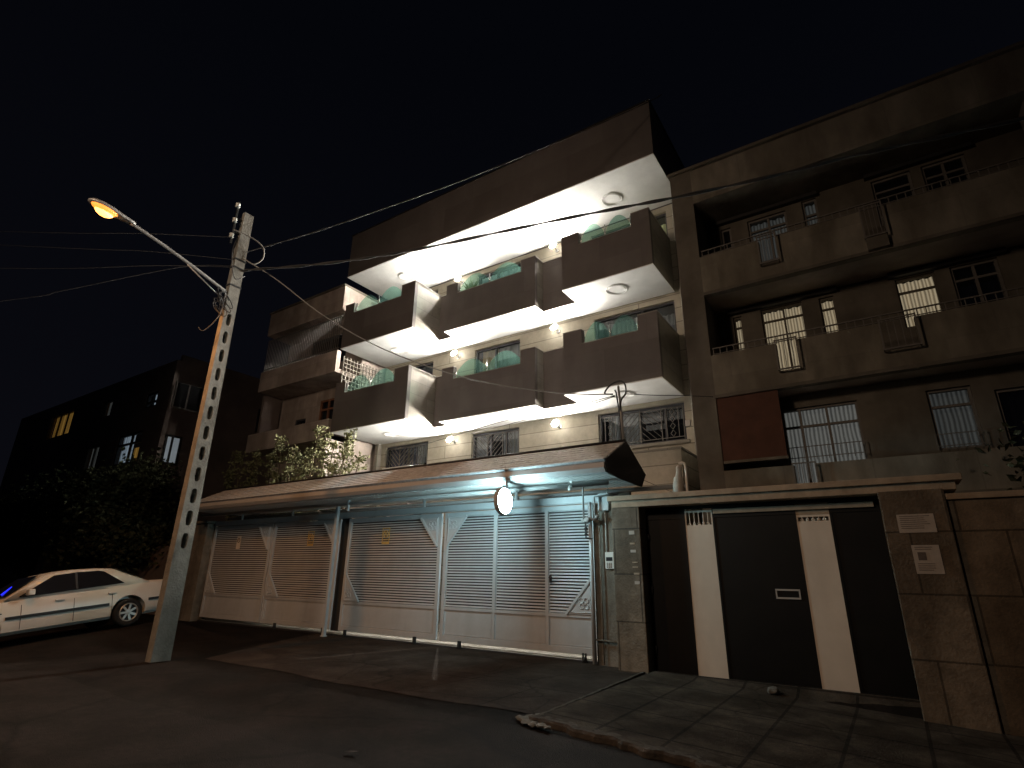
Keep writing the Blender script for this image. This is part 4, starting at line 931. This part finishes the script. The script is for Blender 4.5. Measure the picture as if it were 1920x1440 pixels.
for i, (p, l) in enumerate([([(-11.15,5.40,8.69),(-12.51,4.04,8.51),(-13.77,3.02,8.4),(-16,1.2,8.3),(-22,-3.6,8.3)], 'topmost'), ([(-11.15,5.40,8.11),(-12.43,4.1,8.07),(-13.87,2.95,8.03),(-22,-3.6,7.9)], 'second'), ([(-11.15,5.40,7.92),(-12.2,4.29,7.73),(-14.56,2.39,7.46),(-22,-3.6,7.1)], 'third'), ([(-11.15,5.40,7.95),(-11.78,4.63,7.73),(-13.49,3.25,7.02),(-14.39,2.53,6.7),(-20,-2,5.2)], 'lowest, slanting')]):
    cable(p, .006, m_wire, '%s wire running left from the pole below the orange lamp' % l, 'wires left of the pole')
cable([(-4.0,10.75,3.4),(-3.6,10.8,3.2),(-3.2,10.6,3.02),(-2.9,10.2,2.95)], .006, m_wire, 'short wire slanting from the canopy gable to the coping')

# ------------------------------------------------------------------ vegetation
def shrub(name, at, stems, label, cat, leafm, n, size, seed, spread=.16, cone=.9, group=None):
    T = thing(name, at, label, cat, group); rnd = random.Random(seed); tr = MB(); pts = []
    for (x, y, z) in stems:
        b = Vector((at[0]+(x-at[0])*.55, at[1]+(y-at[1])*.5, at[2])); e = Vector((x, y, z)); m = b.lerp(e, .5)+Vector((rnd.uniform(-.2,.2), rnd.uniform(-.1,.1), 0))
        P = smooth_path([b, m, e], 6); tr.tube(P, [.045*(1-i/len(P))+.008 for i in range(len(P))], 6)
        for i, p in enumerate(P[4:]):
            k = i/len(P[4:])
            pts.append((p.x, p.y, p.z, spread*(1.5-k*cone)))
            for q in range(2):
                o = Vector((rnd.uniform(-.5,.5), rnd.uniform(-.4,.4), rnd.uniform(.05,.35)))*(1.25-k); e2 = p+o; tr.tube([p, e2], [.012,.005], 4); pts.append((e2.x, e2.y, e2.z, spread*.6))
    tr.build('stem', m_bark, T); leafcloud('foliage', pts, n, size, leafm, T, seed=seed)
    return T
rnd = random.Random(11)
st = [(-20.6,11.4,4.9),(-20.0,11.3,5.6),(-19.3,11.5,5.2),(-18.6,11.2,5.4),(-18.0,11.4,5.35),(-17.4,11.3,5.9),(-16.9,11.5,5.3),(-16.4,11.2,5.35),(-15.9,11.4,5.2),(-15.35,11.3,5.95),(-15.0,11.4,5.7),(-14.5,11.3,5.3),(-14.0,11.4,5.25),(-13.65,11.2,5.6),(-13.2,11.3,4.8),(-17.7,11.5,4.7),(-16.0,11.3,4.6),(-14.3,11.3,4.6)]
shrub('shrub', (-16.5,11.4,.03), st, 'leafy olive-green shrub with upright shoots behind the left end of the canopy', 'shrub', m_leaf, 11500, .115, 21, .115)
def tree(at, h, r, label, seed, n=7000, size=.2):
    T = thing('tree', at, label, 'tree', 'dark street trees'); rnd = random.Random(seed); tr = MB(); a = Vector(at)
    tr.tube(smooth_path([a, a+Vector((.1,0,h*.3)), a+Vector((-.05,.1,h*.55)), a+Vector((.1,0,h*.85))]), [.15-.11*i/18 for i in range(19)], 8); pts = []
    for i in range(16):
        t = rnd.uniform(.35,.85); p = a+Vector((0,0,h*t)); an = rnd.uniform(0,6.28); e = p+Vector((math.cos(an)*r*rnd.uniform(.5,1), math.sin(an)*r*rnd.uniform(.4,.8), h*rnd.uniform(.0,.2)))
        tr.tube([p, p.lerp(e,.5)+Vector((0,0,.15)), e], [.05,.03,.012], 6); pts.append((e.x, e.y, e.z, .38)); q = p.lerp(e,.6); pts.append((q.x,q.y,q.z+.1,.34))
    tr.build('trunk', m_bark, T); leafcloud('crown', pts, n, size, m_leaf2, T, seed=seed); return T
tree((-24.4,9.6,0), 5.4, 1.7, 'dark rounded tree behind the white car, nearest the concrete pole', 31)
tree((-28.8,9.7,0), 5.0, 1.9, 'dark tree below the white-lit window at the far left', 32)
tree((-34.0,9.6,0), 4.6, 1.8, 'dark low tree at the left edge behind the front of the car', 33)
tree((2.9,11.1,0), 3.7, .8, 'dark bushy tree above the block wall at the right edge', 34, 6000, .13)
# potted plant on the balcony
PP = thing('potted_plant', (-10.72, 13.15, 10.0), 'spiky green potted plant on the top middle balcony', 'plant')
MB().lathe([(.10,0),(.14,.25),(.15,.27),(.12,.27)], (-10.6, 13.2, 10.35), (0,0,1), 16).build('pot', m_lred, PP)
sp = MB(); rnd = random.Random(4)
for i in range(46):
    an = rnd.uniform(0,6.28); L = rnd.uniform(.3,.75); tilt = rnd.uniform(.1,.9); d = Vector((math.cos(an)*tilt, math.sin(an)*tilt*.5, 1)).normalized(); c = Vector((-10.6,13.2,10.62)); w = d.cross(Vector((0,1,.1))).normalized()*.020
    t = c+d*L+Vector((0,0,-.12*tilt)); m = c+d*L*.55; sp.add([c-w, c+w, m+w*1.4, m-w*1.4, t], [(0,1,2,3),(3,2,4)])
sp.build('leaves', m_leaf, PP)

# ------------------------------------------------------------------ white parked saloon car
CAR = thing('parked_car', (0,0,0), 'cream-white saloon car parked at the left edge with a blue glow on its windscreen', 'car')
# car space: x forward from the rear axle, y to its left (towards the viewer), z up
def P(x, y, z): return (x, y, z)
HW = .85
zt_prof = [(-1.02,.60),(-1.00,.88),(-.92,.955),(-.60,.975),(-.30,.985),(.3,.975),(1.2,.955),(2.05,.93),(2.35,.90),(2.8,.84),(3.2,.765),(3.42,.68),(3.50,.55)]
def lerp_prof(pr, x):
    for (a, b), (c, d) in zip(pr, pr[1:]):
        if a <= x <= c: return b+(d-b)*(x-a)/(c-a) if c > a else d
    return pr[0][1] if x < pr[0][0] else pr[-1][1]
xs = [-1.02,-.99,-.90,-.6,-.3,0,.3,.8,1.3,1.8,2.05,2.3,2.6,2.9,3.2,3.38,3.46,3.5]
secs = []
for x in xs:
    e = 1.0
    if x < -.8: e = 1-.10*((-.8-x)/.22)**2
    if x > 3.0: e = 1-.16*((x-3.0)/.5)**2
    w = HW*e; zt_ = lerp_prof(zt_prof, x); zb_ = .22 if -.85 < x < 3.3 else .30
    mid = .52
    secs.append([(x,0,zb_),(x,w*.86,zb_),(x,w*.955,zb_+.06),(x,w*.985,.38),(x,w,mid),(x,w*.992,.62),(x,w*.965,max(zt_-.14,.5)),(x,w*.93,zt_-.045),(x,w*.86,zt_-.005),(x,w*.5,zt_+.012),(x,0,zt_+.02)])
def loft(mb, secs, mirror=True):
    full = [s+[(p[0],-p[1],p[2]) for p in reversed(s[1:-1])] for s in secs]; n = len(full[0])
    vs = [p for s in full for p in s]
    fs = [(i*n+k, i*n+(k+1) % n, (i+1)*n+(k+1) % n, (i+1)*n+k) for i in range(len(full)-1) for k in range(n)]
    fs += [tuple(range(n-1,-1,-1)), tuple(range((len(full)-1)*n, len(full)*n))]
    mb.add(vs, [f[::-1] for f in fs])
bd = MB(); loft(bd, secs)
body = bd.build('body', m_car, CAR, smooth=True)
bmx = bmesh.new(); bmx.from_mesh(body.data); bmesh.ops.recalc_face_normals(bmx, faces=bmx.faces); bmx.to_mesh(body.data); bmx.free()
cut = MB()
for x in (0, 2.67):
    for s in (-1, 1): cut.lathe([(.365,0),(.365,.32)], (x, s*.60 if s > 0 else -.92, .325), (0,1,0), 36)
cu = cut.build('cutter', m_trimb); bmx = bmesh.new(); bmx.from_mesh(cu.data); bmesh.ops.recalc_face_normals(bmx, faces=bmx.faces); bmx.to_mesh(cu.data); bmx.free()
md = body.modifiers.new('arches', 'BOOLEAN'); md.operation = 'DIFFERENCE'; md.object = cu; md.solver = 'EXACT'
dg = bpy.context.evaluated_depsgraph_get(); nm = bpy.data.meshes.new_from_object(body.evaluated_get(dg)); body.modifiers.clear(); body.data = nm
bpy.data.objects.remove(cu)
try: body.data.set_sharp_from_angle(angle=R(32))
except Exception: pass
# cabin
ZR = 1.405
cab = MB()
side = [(-.42,.975),(.30,1.355),(.55,1.39),(1.0,ZR),(1.35,1.395),(1.62,1.36),(2.30,.925)]   # windscreen to the front
rb, rt_ = .80, .60
def yw(z): return rb+(rt_-rb)*max(0,(z-.93))/(1.41-.93)
cs = []
for x, z in side:
    cs.append([(x,0,.90),(x,.80,.90),(x,yw(z-.06 if z > 1.2 else z),max(z-.06,.93) if z > 1.2 else z),(x,yw(z)-.05,z-.012 if z > 1.2 else z+.001),(x,.25,z+.012),(x,0,z+.014)])
loft(cab, cs); cabin = cab.build('cabin', m_car, CAR, smooth=True)
bmx = bmesh.new(); bmx.from_mesh(cabin.data); bmesh.ops.recalc_face_normals(bmx, faces=bmx.faces); bmx.to_mesh(cabin.data); bmx.free()
def sidepoly(pts, s, off): return [(x, s*(yw(z)+off), z) for x, z in pts]
for s in (1, -1):
    po = [(.10,.985),(.50,1.30),(.62,1.325),(1.05,1.335),(1.45,1.315),(2.08,.945),(2.04,.93)]
    p0 = sidepoly(po, s, .004); mb = MB().prism(p0, (0, s*.004, 0)); mb.build('side_window', m_cglass, CAR)
    MB().prism(sidepoly([(1.03,.955),(1.07,.955),(1.07,1.33),(1.03,1.33)], s, .009), (0, s*.006, 0)).build('window_pillar', m_trimb, CAR)
wsc = [(2.24,.62,.955),(2.24,-.62,.955),(1.68,-.50,1.325),(1.68,.50,1.325)]
MB().prism([(x+.035, y*1.12, z+.02) for x, y, z in wsc], (.004,0,.004)).build('windscreen', m_cglass, CAR)
rwc = [(-.36,.62,1.015),(-.36,-.62,1.015),(.22,-.50,1.32),(.22,.50,1.32)]
MB().prism([(x-.01, y*1.08, z+.022) for x, y, z in rwc], (-.004,0,.004)).build('rear_window', m_cglass, CAR)
MB().bar((2.16,.10,1.03),(1.86,-.32,1.235),.025,.01).build('dashboard_glow', m_blue, CAR) if False else MB().tube([(2.22,.30,1.035),(1.98,.02,1.175)], .012, 6).build('blue_light_strip', m_blue, CAR)
for s in (1, -1):
    MB().box(.42, 2.27, s*.848 if s > 0 else -.872, .872 if s > 0 else -.848, .515, .575).build('rub_strip', m_trimb, CAR)
    MB().box(-.98, -.42, s*.835 if s > 0 else -.866, .866 if s > 0 else -.835, .515, .575).build('rub_strip', m_trimb, CAR)
    for x in (.28, 1.28): MB().box(x, x+.17, s*.832 if s > 0 else -.866, .866 if s > 0 else -.832, .775, .805).build('door_handle', m_car, CAR, bevel=.006)
    mr = MB().box(1.86, 1.98, s*.84 if s > 0 else -1.0, 1.0 if s > 0 else -.84, .95, 1.07).build('wing_mirror', m_car, CAR, bevel=.02)
    dl = MB()
    for x in (.36, 1.10, 2.02):
        pts = [(x-.10*0, s*(HW*1.0008), .30), (x, s*(HW*1.001), .52), (x, s*.845, .66), (x, s*.828, .78)]
        dl.tube(pts, .005, 4)
    dl.build('door_seam', m_trimb, CAR)
MB().box(-1.07, -.86, -.80, .80, .34, .60).build('rear_bumper', m_car, CAR, bevel=.03)
MB().box(3.40, 3.56, -.74, .74, .30, .56).build('front_bumper', m_car, CAR, bevel=.03)
for s in (1, -1):
    MB().box(3.36, 3.455, s*.42 if s > 0 else -.70, .70 if s > 0 else -.42, .60, .70).build('headlight', m_wplast, CAR, bevel=.01)
    MB().box(-1.03, -.985, s*.42 if s > 0 else -.76, .76 if s > 0 else -.42, .66, .82).build('tail_light', m_rust, CAR, bevel=.01)
MB().box(2.33, 2.39, .845, .858, .64, .66).build('side_repeater', m_trimb, CAR)
for x in (0, 2.67):
    for s in (1, -1):
        yo = s*.76
        wh = MB().lathe([(.20,-.09),(.285,-.09),(.305,-.07),(.312,-.03),(.312,.03),(.305,.07),(.285,.09),(.20,.09),(.19,.0)], (x, yo, .31), (0,s,0), 32).build('wheel', m_tyre, CAR, smooth=True)
        rm = MB().ring((x, yo+s*.082, .31), .19, .016, (0,1,0), 32, 6).lathe([(.03,.04),(.055,.05),(.05,.085),(.02,.09)], (x, yo, .31), (0,s,0), 16)
        for k in range(7):
            an = 2*math.pi*k/7; dx, dz3 = math.cos(an), math.sin(an)
            rm.bar((x+dx*.04, yo+s*.07, .31+dz3*.04), (x+dx*.19, yo+s*.075, .31+dz3*.19), .045, .02, (0,1,0))
        rm.build('rim', m_rim, wh)
        MB().lathe([(.19,.0),(.19,.03)], (x, yo, .31), (0,s,0), 24).build('brake_disc', m_trimb, wh)
yw_, pt_, rl_ = R(-89.1), R(-6.7), R(4.7)
f_ = Vector((math.cos(yw_)*math.cos(pt_), math.sin(yw_)*math.cos(pt_), math.sin(pt_))); s0 = Vector((math.sin(yw_), -math.cos(yw_), 0))
u0 = s0.cross(f_)
if u0.z < 0: s0 = -s0; u0 = -u0
u_ = (u0*math.cos(rl_)+s0*math.sin(rl_)).normalized(); left_ = u_.cross(f_).normalized()
Mc = Matrix((f_, left_, u_)).transposed().to_4x4(); Mc.translation = Vector((-15.25, 6.68, .26))-left_*.85
CAR.matrix_world = Mc
